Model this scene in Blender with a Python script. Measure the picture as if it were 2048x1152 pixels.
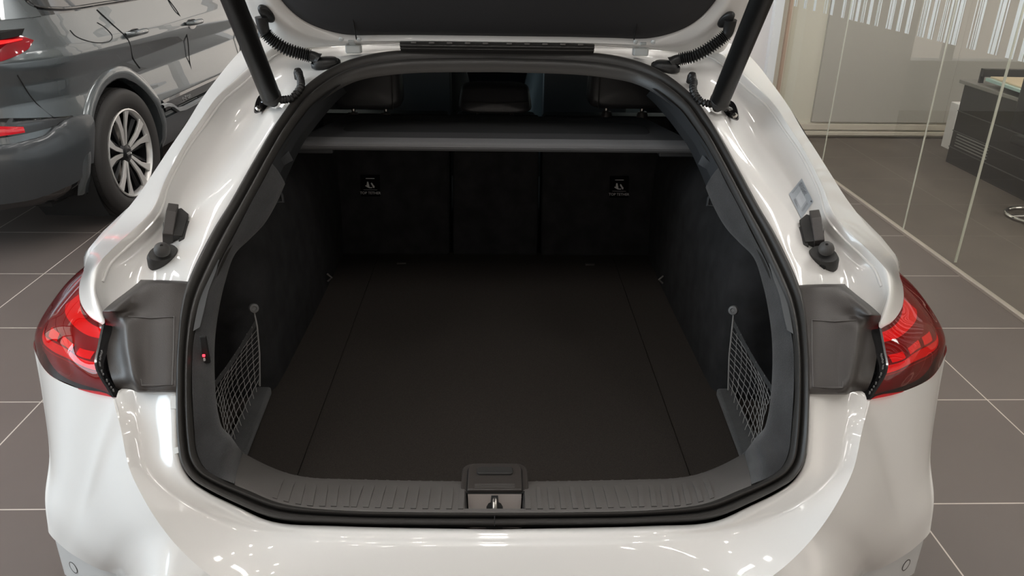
import bpy, bmesh, math, random
from mathutils import Vector, Matrix
random.seed(4)
for o in list(bpy.data.objects): bpy.data.objects.remove(o)
SC = bpy.context.scene; COL = SC.collection
PI = math.pi
# ------------------------------------------------------------------ camera
FPX, TH, PS, RO, HC = 1563.3, .4272, .0324, .0153, 1.62
def cam_axes():
    F = Vector((math.sin(PS)*math.cos(TH), math.cos(PS)*math.cos(TH), -math.sin(TH)))
    R = Vector((math.cos(PS), -math.sin(PS), 0)); U = R.cross(F)
    c, s = math.cos(RO), math.sin(RO)
    return F, R*c+U*s, -R*s+U*c
CF, CR, CU = cam_axes()
cd = bpy.data.cameras.new('camera'); cam = bpy.data.objects.new('camera', cd); COL.objects.link(cam)
cd.sensor_fit = 'HORIZONTAL'; cd.sensor_width = 36; cd.lens = 36*FPX/2048; cd.clip_start = .02
m = Matrix((CR, CU, -CF)).transposed().to_4x4(); m.translation = (0, 0, HC); cam.matrix_world = m
SC.camera = cam
# ------------------------------------------------------------------ world and exposure
W = bpy.data.worlds.new('sky'); SC.world = W; W.use_nodes = True
nt = W.node_tree; bg = nt.nodes['Background']
tc = nt.nodes.new('ShaderNodeTexCoord'); sp = nt.nodes.new('ShaderNodeSeparateXYZ'); rp = nt.nodes.new('ShaderNodeValToRGB')
nt.links.new(tc.outputs['Generated'], sp.inputs[0]); nt.links.new(sp.outputs['Z'], rp.inputs[0]); nt.links.new(rp.outputs[0], bg.inputs[0])
rp.color_ramp.elements[0].position = .46; rp.color_ramp.elements[0].color = (.62, .56, .50, 1)
rp.color_ramp.elements[1].position = .54; rp.color_ramp.elements[1].color = (.80, .90, 1.0, 1)
bg.inputs[1].default_value = 1.5
vs = SC.view_settings; SC.display_settings.display_device = 'sRGB'
vs.view_transform = 'Standard'; vs.look = 'None'; vs.gamma = 1; vs.use_curve_mapping = False; vs.exposure = 0.58
def area(name, loc, target, sx, sy, power, color):
    l = bpy.data.lights.new(name, 'AREA'); l.shape = 'RECTANGLE'; l.size = sx; l.size_y = sy; l.energy = power; l.color = color
    o = bpy.data.objects.new(name, l); COL.objects.link(o); o.location = loc
    o.rotation_euler = (Vector(target)-Vector(loc)).to_track_quat('-Z', 'Y').to_euler(); return o
# daylight coming through the tall window front on the left
area('daylight_left', (-8.6, .5, 2.4), (0, 1.6, .9), 6.5, 3.0, 270, (.70, .87, 1.0))

# ------------------------------------------------------------------ picture rays in a frame (origin, yaw)
def r2(p, a):
    c, s = math.cos(a), math.sin(a); return Vector((p[0]*c-p[1]*s, p[0]*s+p[1]*c, p[2]))
class Frame:
    def __init__(s, ox, oy, a): s.o = Vector((ox, oy, 0)); s.a = a; s.c = r2(Vector((0, 0, HC))-s.o, -a)
    def ray(s, u, v): return r2(CF+CR*((u-1024)/FPX)+CU*((576-v)/FPX), -s.a)
    def at(s, u, v, ax, val):
        d = s.ray(u, v); return s.c+d*((val-s.c[ax])/d[ax])
    def pv(s, p):
        w = r2(Vector(p), s.a)+s.o-Vector((0, 0, HC)); return 576-FPX*w.dot(CU)/w.dot(CF)
    def X(s, u, v, x): return s.at(u, v, 0, x)
    def Y(s, u, v, y): return s.at(u, v, 1, y)
    def Z(s, u, v, z): return s.at(u, v, 2, z)
    def curve(s, u, v, prof, off=0):
        d = s.ray(u, v); lo, hi = .3, 6.0
        f = lambda t: (s.c+d*t)[2]-lin(prof, (s.c+d*t)[1])-off
        t = .7
        while t < 6 and f(t) > 0: t += .02
        lo, hi = t-.02, t
        for _ in range(24):
            mi = (lo+hi)/2
            if f(mi) > 0: lo = mi
            else: hi = mi
        return s.c+d*hi
def lin(pr, y):
    if y <= pr[0][0]: return pr[0][1]
    for a, b in zip(pr, pr[1:]):
        if y <= b[0]: return a[1]+(b[1]-a[1])*(y-a[0])/(b[0]-a[0])
    return pr[-1][1]
def crp(P, y):   # smooth profile
    return lin(P, y)
WF = Frame(0, 0, 0); CA = Frame(0, 0, -.0098)

# ------------------------------------------------------------------ mesh helpers
def catmull(P, n):
    P = [Vector(p) for p in P]
    if len(P) < 3 or n == 1:
        out = []
        for a, b in zip(P, P[1:]): out += [a.lerp(b, k/n) for k in range(n)]
        return out+[P[-1]]
    Q = [P[0]*2-P[1]]+P+[P[-1]*2-P[-2]]; out = []
    for i in range(1, len(Q)-2):
        p0, p1, p2, p3 = Q[i-1:i+3]
        t0 = 0; t1 = t0+max((p1-p0).length, 1e-5)**.5; t2 = t1+max((p2-p1).length, 1e-5)**.5; t3 = t2+max((p3-p2).length, 1e-5)**.5
        for k in range(n):
            t = t1+(t2-t1)*k/n
            A1 = p0*((t1-t)/(t1-t0))+p1*((t-t0)/(t1-t0)); A2 = p1*((t2-t)/(t2-t1))+p2*((t-t1)/(t2-t1)); A3 = p2*((t3-t)/(t3-t2))+p3*((t-t2)/(t3-t2))
            B1 = A1*((t2-t)/(t2-t0))+A2*((t-t0)/(t2-t0)); B2 = A2*((t3-t)/(t3-t1))+A3*((t-t1)/(t3-t1))
            out.append(B1*((t2-t)/(t2-t1))+B2*((t-t1)/(t2-t1)))
    return out+[P[-1]]
def surf(rows, na, nc, crease=()):
    """rows of control points -> dense grid; crease = indices of rows kept sharp"""
    D = [catmull(r, na) for r in rows]; G = []
    for j in range(len(D[0])):
        c = [d[j] for d in D]; e = []
        for i, p in enumerate(c):
            if i in crease and 0 < i < len(c)-1:
                for q in (c[i-1], c[i+1]):
                    L = (q-p).length; e.append(p.lerp(q, min(.3, .004/max(L, 1e-6))))
            else: e.append(p)
        G.append(catmull(e, nc))
    return G          # G[j][i]
class MB:
    def __init__(s): s.v = []; s.f = []; s.mi = []; s.cur = 0
    def add(s, vs_, fs):
        b = len(s.v); s.v += [Vector(p) for p in vs_]
        for f in fs: s.f.append([b+i for i in f]); s.mi.append(s.cur)
        return s
    def grid(s, G, flip=False, cu=False, cv=False):
        n, k = len(G), len(G[0]); f = []
        for j in range(n-(0 if cu else 1)):
            for i in range(k-(0 if cv else 1)):
                a, b, c, d = j*k+i, ((j+1) % n)*k+i, ((j+1) % n)*k+(i+1) % k, j*k+(i+1) % k
                f.append((a, d, c, b) if flip else (a, b, c, d))
        return s.add([p for r in G for p in r], f)
    def box(s, c, sz, rz=0, M=None):
        pts = []
        for x in (-.5, .5):
            for y in (-.5, .5):
                for z in (-.5, .5): pts.append(Vector((x*sz[0], y*sz[1], z*sz[2])))
        if rz: pts = [r2(p, rz) for p in pts]
        if M: pts = [M@p for p in pts]
        pts = [p+Vector(c) for p in pts]
        return s.add(pts, [(0, 1, 3, 2), (4, 6, 7, 5), (0, 4, 5, 1), (2, 3, 7, 6), (0, 2, 6, 4), (1, 5, 7, 3)])
    def tube(s, P, r, n=16, cap=True):
        """r: radius or function of index fraction"""
        P = [Vector(p) for p in P]; G = []; up = None
        for i, p in enumerate(P):
            t = (P[min(i+1, len(P)-1)]-P[max(i-1, 0)]).normalized()
            if up is None:
                up = Vector((0, 0, 1)) if abs(t.z) < .9 else Vector((1, 0, 0))
            a = t.cross(up).normalized(); up = a.cross(t).normalized(); rr = r(i/(len(P)-1)) if callable(r) else r
            G.append([p+(a*math.cos(2*PI*k/n)+up*math.sin(2*PI*k/n))*rr for k in range(n)])
        s.grid(G, cv=True)
        if cap: s.add(G[0], [list(range(n))]); s.add(G[-1], [list(range(n))[::-1]])
        return s
    def lathe(s, prof, n=48, M=None, closed=False):
        """prof (r, h) about local z"""
        M = M or Matrix()
        G = [[M@Vector((r*math.cos(2*PI*k/n), r*math.sin(2*PI*k/n), h)) for (r, h) in prof] for k in range(n)]
        return s.grid(G, cu=True, cv=closed)
    def prism(s, poly, d, M=None):
        """poly = list of Vector, extruded along d"""
        n = len(poly); P = [Vector(p) for p in poly]; Q = [p+Vector(d) for p in P]
        if M: P = [M@p for p in P]; Q = [M@p for p in Q]
        return s.add(P+Q, [list(range(n))[::-1], list(range(n, 2*n))]+[(i, (i+1) % n, n+(i+1) % n, n+i) for i in range(n)])
def P3(p, sg): return Vector((p[0]*sg, p[1], p[2]))
def mir(G): return [[P3(p, -1) for p in r] for r in G]
class Thing:
    """frame for one thing: meshes are given in the frame's coordinates, object sits at base"""
    def __init__(s, name, label, cat, frame, base, group=None):
        s.fr = frame; s.b = Vector(base)
        s.o = bpy.data.objects.new(name, None); COL.objects.link(s.o); s.o.empty_display_size = .2
        s.o.location = r2(s.b, frame.a)+frame.o; s.o.rotation_euler = (0, 0, frame.a)
        s.o['label'] = label; s.o['category'] = cat
        if group: s.o['group'] = group
    def part(s, name, mb, mat, parent=None, angle=35, bevel=0, label=None, solid=0, sub=0):
        o = link(name, mb, mat, angle, bevel, off=-s.b, solid=solid, sub=sub); o.parent = parent or s.o
        if label: o['label'] = label
        return o
def link(name, mb, mat, angle=35, bevel=0, off=None, solid=0, sub=0, fix=True):
    me = bpy.data.meshes.new(name)
    vs_ = [tuple(p+off) if off else tuple(p) for p in mb.v]
    me.from_pydata(vs_, [], mb.f)
    mats = mat if isinstance(mat, (list, tuple)) else [mat]
    for q in mats: me.materials.append(q)
    me.polygons.foreach_set('material_index', mb.mi)
    bm = bmesh.new(); bm.from_mesh(me); bmesh.ops.remove_doubles(bm, verts=bm.verts, dist=1e-5)
    if fix: bmesh.ops.recalc_face_normals(bm, faces=bm.faces)
    bm.to_mesh(me); bm.free()
    me.polygons.foreach_set('use_smooth', [True]*len(me.polygons)); me.set_sharp_from_angle(angle=math.radians(angle)); me.update()
    o = bpy.data.objects.new(name, me); COL.objects.link(o)
    if solid:
        q = o.modifiers.new('thickness', 'SOLIDIFY'); q.thickness = solid; q.offset = 0
    if bevel:
        q = o.modifiers.new('bevel', 'BEVEL'); q.width = bevel; q.segments = 3; q.limit_method = 'ANGLE'; q.angle_limit = math.radians(40); q.harden_normals = False
    if sub:
        q = o.modifiers.new('sub', 'SUBSURF'); q.levels = sub; q.render_levels = sub
    return o
def structure(o): o['kind'] = 'structure'; return o
def text_mb(body, size, M, ext=.0003, align='CENTER'):
    c = bpy.data.curves.new('t', 'FONT'); c.body = body; c.size = size; c.align_x = align; c.align_y = 'CENTER'; c.extrude = ext; c.resolution_u = 3
    o = bpy.data.objects.new('t', c); COL.objects.link(o)
    dg = bpy.context.evaluated_depsgraph_get(); me = bpy.data.meshes.new_from_object(o.evaluated_get(dg))
    mb = MB(); mb.add([M@v.co for v in me.vertices], [list(p.vertices) for p in me.polygons])
    bpy.data.objects.remove(o); bpy.data.curves.remove(c); bpy.data.meshes.remove(me); return mb
def basis(o, x, n):
    """matrix with local x along x, local z along n"""
    n = Vector(n).normalized(); x = Vector(x); x = (x-n*x.dot(n)).normalized(); y = n.cross(x)
    m = Matrix((x, y, n)).transposed().to_4x4(); m.translation = Vector(o); return m

# ------------------------------------------------------------------ materials
def mat(name, col, rough=.5, metal=0, coat=0, coatr=.03, spec=.5, bump=None, var=None, trans=0, emit=None, sheen=0):
    m = bpy.data.materials.new(name); m.use_nodes = True; nt = m.node_tree; b = nt.nodes['Principled BSDF']
    b.inputs['Base Color'].default_value = (*col, 1); b.inputs['Roughness'].default_value = rough; b.inputs['Metallic'].default_value = metal
    b.inputs['Coat Weight'].default_value = coat; b.inputs['Coat Roughness'].default_value = coatr; b.inputs['Specular IOR Level'].default_value = spec
    b.inputs['Transmission Weight'].default_value = trans
    if sheen: b.inputs['Sheen Weight'].default_value = sheen; b.inputs['Sheen Roughness'].default_value = .5
    if emit: b.inputs['Emission Color'].default_value = (*emit[0], 1); b.inputs['Emission Strength'].default_value = emit[1]
    if bump or var:
        tc = nt.nodes.new('ShaderNodeTexCoord')
    if bump:
        n = nt.nodes.new('ShaderNodeTexNoise'); n.inputs['Scale'].default_value = bump[0]; n.inputs['Detail'].default_value = 2
        bp = nt.nodes.new('ShaderNodeBump'); bp.inputs['Strength'].default_value = bump[1]; bp.inputs['Distance'].default_value = bump[2] if len(bump) > 2 else .001
        nt.links.new(tc.outputs['Object'], n.inputs['Vector']); nt.links.new(n.outputs['Fac'], bp.inputs['Height']); nt.links.new(bp.outputs[0], b.inputs['Normal'])
    if var:
        n = nt.nodes.new('ShaderNodeTexNoise'); n.inputs['Scale'].default_value = var[0]; n.inputs['Detail'].default_value = 4
        r = nt.nodes.new('ShaderNodeValToRGB'); k = var[1]
        r.color_ramp.elements[0].position = .3; r.color_ramp.elements[1].position = .7
        r.color_ramp.elements[0].color = (*[c*(1-k) for c in col], 1); r.color_ramp.elements[1].color = (*[min(1, c*(1+k)) for c in col], 1)
        nt.links.new(tc.outputs['Object'], n.inputs['Vector']); nt.links.new(n.outputs['Fac'], r.inputs[0]); nt.links.new(r.outputs[0], b.inputs['Base Color'])
    return m
def thin_glass(name, tint, refl=.08, rough=0.0):
    m = bpy.data.materials.new(name); m.use_nodes = True; nt = m.node_tree; nt.nodes.clear()
    out = nt.nodes.new('ShaderNodeOutputMaterial'); mix = nt.nodes.new('ShaderNodeMixShader'); t = nt.nodes.new('ShaderNodeBsdfTransparent'); g = nt.nodes.new('ShaderNodeBsdfGlossy')
    t.inputs[0].default_value = (*tint, 1); g.inputs['Roughness'].default_value = rough
    fr = nt.nodes.new('ShaderNodeFresnel'); fr.inputs['IOR'].default_value = 1.5
    mu = nt.nodes.new('ShaderNodeMath'); mu.operation = 'ADD'; mu.inputs[1].default_value = refl
    ge = nt.nodes.new('ShaderNodeNewGeometry'); iv = nt.nodes.new('ShaderNodeMath'); iv.operation = 'SUBTRACT'; iv.inputs[0].default_value = 1; m2 = nt.nodes.new('ShaderNodeMath'); m2.operation = 'MULTIPLY'
    nt.links.new(ge.outputs['Backfacing'], iv.inputs[1]); nt.links.new(iv.outputs[0], m2.inputs[1]); nt.links.new(mu.outputs[0], m2.inputs[0])
    nt.links.new(fr.outputs[0], mu.inputs[0]); nt.links.new(m2.outputs[0], mix.inputs[0]); nt.links.new(t.outputs[0], mix.inputs[1]); nt.links.new(g.outputs[0], mix.inputs[2]); nt.links.new(mix.outputs[0], out.inputs[0])
    return m
WHITE = mat('white_paint', (.745, .735, .715), .3, coat=1, coatr=.04, bump=(3, .02, .01))
RUBBER = mat('seal_rubber', (.030, .028, .026), .42, bump=(400, .15))
GAP = mat('dark_gap', (.006, .006, .006), .8)
PLASTIC = mat('grained_black_plastic', (.043, .037, .034), .42, bump=(700, .35))
PLASTICM = mat('matt_black_plastic', (.030, .029, .028), .5, bump=(600, .3))
SILL = mat('sill_plastic', (.105, .098, .093), .55, bump=(600, .25))
GLOSSK = mat('gloss_black', (.01, .01, .011), .12, coat=1)
SUEDE = mat('charcoal_trunk_lining', (.028, .029, .031), .95, bump=(900, .8, .002), var=(18, .35), sheen=.25)
BLACKR = mat('black_hose_rubber', (.010, .010, .010), .42, bump=(500, .2))
LINING = mat('dark_boot_lining', (.020, .020, .021), .95, bump=(900, .8, .002), var=(18, .35), spec=.3)
CARPET = mat('trunk_carpet', (.048, .041, .036), 1.0, bump=(1400, 1, .003), var=(900, .35), spec=.2)
LEATHER = mat('black_leather', (.038, .038, .040), .36, bump=(500, .3))
LEATHERG = mat('grey_leather', (.06, .072, .078), .5, bump=(500, .3))
SHELF = mat('cover_cloth', (.055, .056, .060), .8, bump=(900, .5, .002))
SHELFE = mat('cover_edge', (.135, .137, .142), .6, bump=(700, .3))
TRIMG = mat('pillar_plastic', (.036, .038, .041), .5, bump=(700, .25))
LINER = mat('tailgate_liner', (.030, .030, .032), .75, bump=(800, .4))
CHROME = mat('chrome', (.8, .8, .8), .08, metal=1)
STEEL = mat('steel', (.55, .52, .48), .3, metal=1)
HINGE = mat('pale_hinge_paint', (.60, .63, .63), .45)
NETM = mat('net_cord', (.22, .215, .21), .8)
STRAPM = mat('net_strap', (.03, .03, .03), .8, bump=(900, .6))
LENSR = thin_glass('red_lens', (.85, .05, .07), .0, .01)
LAMPD = mat('lamp_housing', (.20, .012, .018), .35)
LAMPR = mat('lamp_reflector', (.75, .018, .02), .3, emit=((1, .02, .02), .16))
STICK = mat('sticker_grey', (.36, .40, .44), .5)
STICKW = mat('sticker_pale', (.46, .50, .54), .5)
INK = mat('ink', (.05, .055, .06), .6)
PRINT = mat('white_print', (.55, .55, .55), .6)
SLATE = mat('slate_metallic_paint', (.125, .142, .150), .26, metal=.6, coat=1, coatr=.01)
SLATED = mat('slate_lower_paint', (.055, .062, .068), .38, metal=.3, coat=.6, coatr=.08)
TIRE = mat('tyre_rubber', (.028, .026, .025), .6, bump=(200, .2))
RIMS = mat('diamond_cut_alloy', (.70, .69, .67), .30, metal=.55)
RIMD = mat('dark_alloy', (.02, .02, .022), .3, metal=.5)
DARKGLASS = mat('tinted_glass', (.02, .024, .027), .05, coat=1)
OFFGLASS = thin_glass('partition_glass', (.95, .955, .93), .03)
CABGLASS = thin_glass('cabin_glass', (.35, .4, .4), .05)
FILM = mat('frosted_film', (.80, .85, .85), .6)
EDGEG = mat('glass_edge', (.62, .64, .56), .3)
RAIL = mat('brushed_rail', (.62, .56, .50), .35, metal=.6)

# ------------------------------------------------------------------ showroom
def floor_mat():
    m = mat('showroom_tile', (.13, .11, .10), .42); nt = m.node_tree; b = nt.nodes['Principled BSDF']
    tc = nt.nodes.new('ShaderNodeTexCoord'); mp = nt.nodes.new('ShaderNodeMapping'); br = nt.nodes.new('ShaderNodeTexBrick')
    nt.links.new(tc.outputs['Object'], mp.inputs[0]); nt.links.new(mp.outputs[0], br.inputs['Vector'])
    br.offset = 0; br.inputs['Scale'].default_value = 1; br.inputs['Brick Width'].default_value = .5994; br.inputs['Row Height'].default_value = .5994
    br.inputs['Mortar Size'].default_value = .0026; br.inputs['Mortar Smooth'].default_value = .1; br.inputs['Bias'].default_value = 0
    br.inputs['Color1'].default_value = (.150, .124, .112, 1); br.inputs['Color2'].default_value = (.142, .118, .107, 1); br.inputs['Mortar'].default_value = (.62, .56, .50, 1)
    mp.inputs['Location'].default_value = (-(1.926-.5994*3), -(4.321-.5994*7), 0)
    n = nt.nodes.new('ShaderNodeTexNoise'); n.inputs['Scale'].default_value = 2.2; n.inputs['Detail'].default_value = 8
    r = nt.nodes.new('ShaderNodeValToRGB'); r.color_ramp.elements[0].color = (.86, .86, .87, 1); r.color_ramp.elements[1].color = (1.1, 1.1, 1.09, 1)
    mx = nt.nodes.new('ShaderNodeMix'); mx.data_type = 'RGBA'; mx.blend_type = 'MULTIPLY'; mx.inputs[0].default_value = 1
    nt.links.new(tc.outputs['Object'], n.inputs['Vector']); nt.links.new(n.outputs['Fac'], r.inputs[0])
    nt.links.new(br.outputs['Color'], mx.inputs[6]); nt.links.new(r.outputs[0], mx.inputs[7]); nt.links.new(mx.outputs[2], b.inputs['Base Color'])
    return m
mb = MB().box((0, 1, -.05), (22, 18, .1)); structure(link('floor', mb, floor_mat()))
OFFFLOOR = mat('office_floor', (.115, .095, .080), .7, var=(3, .12), bump=(500, .3))
mb = MB().box((5.1, 4.4, .002), (5.15, 4.8, .004)); structure(link('trim_1', mb, OFFFLOOR))
BACKM = mat('warm_grey_panel', (.42, .40, .36), .5)
CREAM = mat('cream_frame', (.66, .63, .54), .5)
WALLW = mat('white_wall', (.80, .77, .76), .6)
CEILM = mat('ceiling_paint', (.55, .54, .52), .8)
GX = 2.5
mb = MB().box((5.2, 6.9, 2.1), (5.6, .2, 4.2)); structure(link('wall_back_office', mb, CREAM))
mb = MB().box((5.6, 6.79, 1.35), (5.55, .03, 2.42)); mb.box((4.0, 6.79, 1.35), (.01, .034, 2.42)); structure(link('wall_panel', mb, BACKM, bevel=.004)); bpy.data.objects['wall_panel'].name = 'trim_2'
mb = MB().box((5.3, 6.775, .045), (5.4, .05, .03)); mb.box((5.3, 6.785, .10), (5.4, .03, .05)); structure(link('baseboard_back', mb, mat('beige_base', (.55, .50, .42), .5), bevel=.003))
# white column and door frame left of the glass office
mb = MB().box((1.9, 7.0, 2.1), (1.06, .3, 4.2)); structure(link('wall_column', mb, WALLW, bevel=.004))
mb = MB().box((2.40, 6.83, 2.1), (.07, .10, 4.2)); structure(link('trim_3', mb, mat('white_post', (.86, .88, .90), .3)))
mb = MB().box((2.49, 6.80, 2.1), (.025, .06, 4.2)); structure(link('trim_4', mb, mat('bronze_post', (.55, .42, .33), .35, metal=.5)))
mb = MB().box((-6.6, 8.1, 2.1), (9.8, .2, 4.2)); structure(link('wall_back', mb, mat('grey_wall', (.30, .29, .28), .6)))
mb = MB().box((-.1, 8.1, .25), (3.2, .2, .5)).box((-.1, 8.1, 4.05), (3.2, .2, .3))
for x in (-1.7, -.7, .35, 1.35): mb.box((x, 8.1, 2.2), (.07, .12, 3.6))
mb.box((-.1, 8.1, 1.7), (3.2, .10, .06)); structure(link('window_12', mb, mat('white_window_frame', (.7, .7, .7), .4)))
mb = MB().box((8.0, 4.4, 2.1), (.2, 5.0, 4.2)); structure(link('wall_right', mb, CREAM))
# glass partition: panes, seams, rail, striped film
ys = [6.75, 5.67, 4.38, 3.10, 1.82, .54]
for i, (a, b) in enumerate(zip(ys, ys[1:])):
    mb = MB().box((GX, (a+b)/2, 1.5), (.004, a-b-.004, 2.98)); p = structure(link('window_%d' % (i+1), mb, OFFGLASS))
    e = MB().box((GX, b, 1.5), (.006, .008, 2.98)); q = link('pane_edge', e, EDGEG); q.parent = p
    f = MB(); y = a-.02
    rnd = random.Random(i+3)
    while y > b+.03:
        for w, g in zip(rnd.choice(((.01, .006, .012), (.03, .012), (.008, .008, .008, .02), (.045,), (.016, .03, .01))), rnd.choice(((.008, .012, .02, .01), (.012, .006, .012, .01), (.02, .01, .008, .02)))):
            if y-w > b+.01: f.box((GX-.0035, y-w/2, 2.0), (.001, w, 1.8))
            y -= w+g
        y -= rnd.choice((.03, .05, .09) if i else (.06, .10, .14))
    q = link('striped_film', f, FILM); q.parent = p
mb = MB().box((GX, 3.6, .006), (.03, 6.3, .02)); structure(link('trim_5', mb, RAIL, bevel=.002))
e = MB().box((GX+.05, 3.885, 1.5), (.012, .006, 2.98)); q = structure(link('trim_6', e, EDGEG))
MULL = mat('mullion_grey', (.25, .26, .27), .4)
# ceiling with lamps
mb = MB().box((0, 1, 4.25), (20, 16, .1)); structure(link('ceiling', mb, CEILM))
LAMPE = mat('added_lamp_glow', (1, 1, 1), .5, emit=((1, .96, .92), 15))
SPOTE = mat('spot_glow', (1, 1, 1), .5, emit=((1, .93, .84), 60))
LAMPF = mat('ceiling_lamp_frame', (.7, .7, .7), .5)
for k, (x, y) in enumerate([(x, y) for y in (.3, 2.5, 4.7) for x in (-5.2, -2.6, 0.0, 2.6)]):  # unseen lamps, added; rows placed so light falls off into the boot
    t = Thing('added_ceiling_lamp', 'long unseen ceiling light added over the showroom floor', 'ceiling light', WF, (x, y, 4.2), 'unseen ceiling lights added to the showroom')
    if True: t.o['label'] = 'long unseen ceiling light added over the showroom floor'
    t.part('frame', MB().box((x, y, 4.185), (.26, 1.5, .03)), LAMPF)
    t.part('diffuser', MB().box((x, y, 4.168), (.18, 1.4, .012)), LAMPE)
for k, (x, y) in enumerate([(x, y) for y in (2.6, 5.2) for x in (3.6, 5.6)]):  # unseen lamps added only to brighten the office behind the glass
    t = Thing('added_office_lamp', 'unseen square ceiling light added to brighten the glass office', 'ceiling light', WF, (x, y, 4.2), 'unseen ceiling lights added to the office')
    t.part('frame', MB().box((x, y, 4.185), (.66, .66, .03)), LAMPF)
    t.part('diffuser', MB().box((x, y, 4.168), (.58, .58, .012)), LAMPE)
for k, (x, y) in enumerate([(x+.35*(k_ % 2), y) for k_, y in enumerate((-1.0, -.4, 1.2, 1.8, 3.4, 4.0)) for x in (-4.2, -3.6, -1.4, -.8, 1.0)]):
    t = Thing('downlight', 'small round recessed ceiling spot of the showroom', 'ceiling light', WF, (x, y, 4.2), 'recessed spots of the showroom')
    M = Matrix.Translation((x, y, 4.2))@Matrix.Rotation(PI, 4, 'X')
    t.part('ring', MB().lathe([(.045, 0), (.060, 0), (.062, .006), (.046, .008), (.045, 0)], 24, M), LAMPF); t.part('bulb', MB().lathe([(.0001, .004), (.044, .004)], 24, M), SPOTE)
# window fronts behind the camera and on the left (open bays with mullions)
mb = MB().box((0, -6.1, 3.35), (20, .2, 1.7)).box((0, -6.1, .1), (20, .2, .2)); structure(link('wall_front', mb, mat('warm_wall', (.34, .30, .27), .6)))
mb = MB()
for k in range(13): mb.box((-9+1.5*k, -6.1, 1.35), (.09, .16, 2.3))
structure(link('window_13', mb, MULL))
for n, (x0, y0, x1, y1) in enumerate(((-9, -6, -9, 8),)):
    mb = MB(); L = math.hypot(x1-x0, y1-y0); k = int(L/1.5)
    for i in range(k+1):
        x, y = x0+(x1-x0)*i/k, y0+(y1-y0)*i/k; mb.box((x, y, 2.1), (.09, .09, 4.2))
    for z in (.1, 1.4, 2.8, 4.1): mb.box(((x0+x1)/2, (y0+y1)/2, z), (abs(x1-x0)+.08, abs(y1-y0)+.08, .08))
    structure(link('window_%d' % (n+11), mb, MULL))

# ------------------------------------------------------------------ office furniture
top = WF.X(1925, 160, 3.62); DZ = top[2]
WOODT = mat('maple_top', (.62, .50, .34), .45, var=(9, .1))
t = Thing('reception_desk', 'black desk with vent slots behind the glass partition', 'desk', WF, (4.0, 5.43, 0))
bm_ = MB().box((4.0, 5.43, (DZ-.03)/2+.0), (.72, 1.15, DZ-.03)); t.part('body', bm_, mat('black_desk', (.022, .022, .021), .35, coat=.4, coatr=.15), bevel=.004)
t.part('desk_top', MB().box((4.0, 5.43, DZ-.013), (.78, 1.21, .026)), mat('desk_grey_top', (.22, .21, .19), .35), bevel=.003)
g = MB()
for z in (DZ*.64, DZ*.40, DZ*.2): g.box((3.637, 5.43, z), (.006, 1.15, .006))
t.part('panel_joint', g, mat('joint_grey', (.10, .10, .10), .4))
g = MB()
for k in range(5): g.box((3.636, 5.72, DZ*.24+k*.022), (.008, .42, .007))
t.part('vent_slot', g, mat('vent_grey', (.25, .25, .24), .4))
ZT_ = DZ+.055
ta, tb_ = WF.Z(1972, 156, ZT_), WF.Z(2048, 182, ZT_); td_ = (tb_-ta).normalized(); tn_ = Vector((-td_.y, td_.x, 0)); tn_ = tn_ if tn_.x > 0 else -tn_
t = Thing('desk_organizer', 'pale wooden glass-edged top standing on the black desk', 'desk shelf', WF, (ta.x, ta.y, DZ))
t.part('top', MB().prism([ta+tn_*.03, ta+td_*.85+tn_*.03, ta+td_*.85+tn_*.55, ta+tn_*.55], (0, 0, .012)), WOODT, bevel=.002)
t.part('glass_edge', MB().prism([ta, ta+td_*.85, ta+td_*.85+tn_*.03, ta+tn_*.03], (0, 0, -.02)), mat('green_edge', (.45, .62, .58), .2))
t.part('back_panel', MB().prism([ta-td_*.10+tn_*.0, ta-td_*.05, ta-td_*.05+tn_*.9, ta-td_*.10+tn_*.9], (0, 0, .055)).prism([ta-td_*.10+tn_*.0-Vector((0, 0, .05)), ta-td_*.08-Vector((0, 0, .05)), ta-td_*.08+tn_*.03-Vector((0, 0, .05)), ta-td_*.10+tn_*.03-Vector((0, 0, .05))], (0, 0, .06)), PLASTICM)
t.part('foot', MB().prism([ta+td_*.1+tn_*.12, ta+td_*.75+tn_*.12, ta+td_*.75+tn_*.5, ta+td_*.1+tn_*.5], (0, 0, -.052)), PLASTICM)
t = Thing('white_case', 'small white upright case on the office floor behind the black desk', 'box', WF, (3.93, 6.5, 0))
t.part('body', MB().box((3.955, 6.45, .19), (.17, .12, .38)), WALLW, bevel=.006)
t.part('door', MB().box((3.955, 6.387, .19), (.14, .006, .33)), mat('case_door', (.7, .72, .70), .4), bevel=.002)
t = Thing('office_chair', 'chair with a chrome ring base on the office floor at the right edge', 'chair', WF, (3.3, 4.5, 0))
c0 = WF.Z(2072, 432, .02)
ring = [Vector((c0[0]+.17*math.cos(a), c0[1]+.17*math.sin(a), .02)) for a in [2*PI*k/40 for k in range(41)]]
t.part('base_ring', MB().tube(ring, .011, 10, False), CHROME)
t.part('column', MB().tube([c0, c0+Vector((0, 0, .42))], .02), CHROME)
t.part('spoke', MB().tube([c0+Vector((-.17, 0, 0)), c0+Vector((.17, 0, 0))], .009), CHROME)
t.part('seat', MB().box(c0+Vector((0, 0, .45)), (.36, .40, .06)), PLASTICM, bevel=.02)
t.part('backrest', MB().box(c0+Vector((-.17, 0, .72)), (.05, .42, .44)), PLASTICM, bevel=.02)
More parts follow.
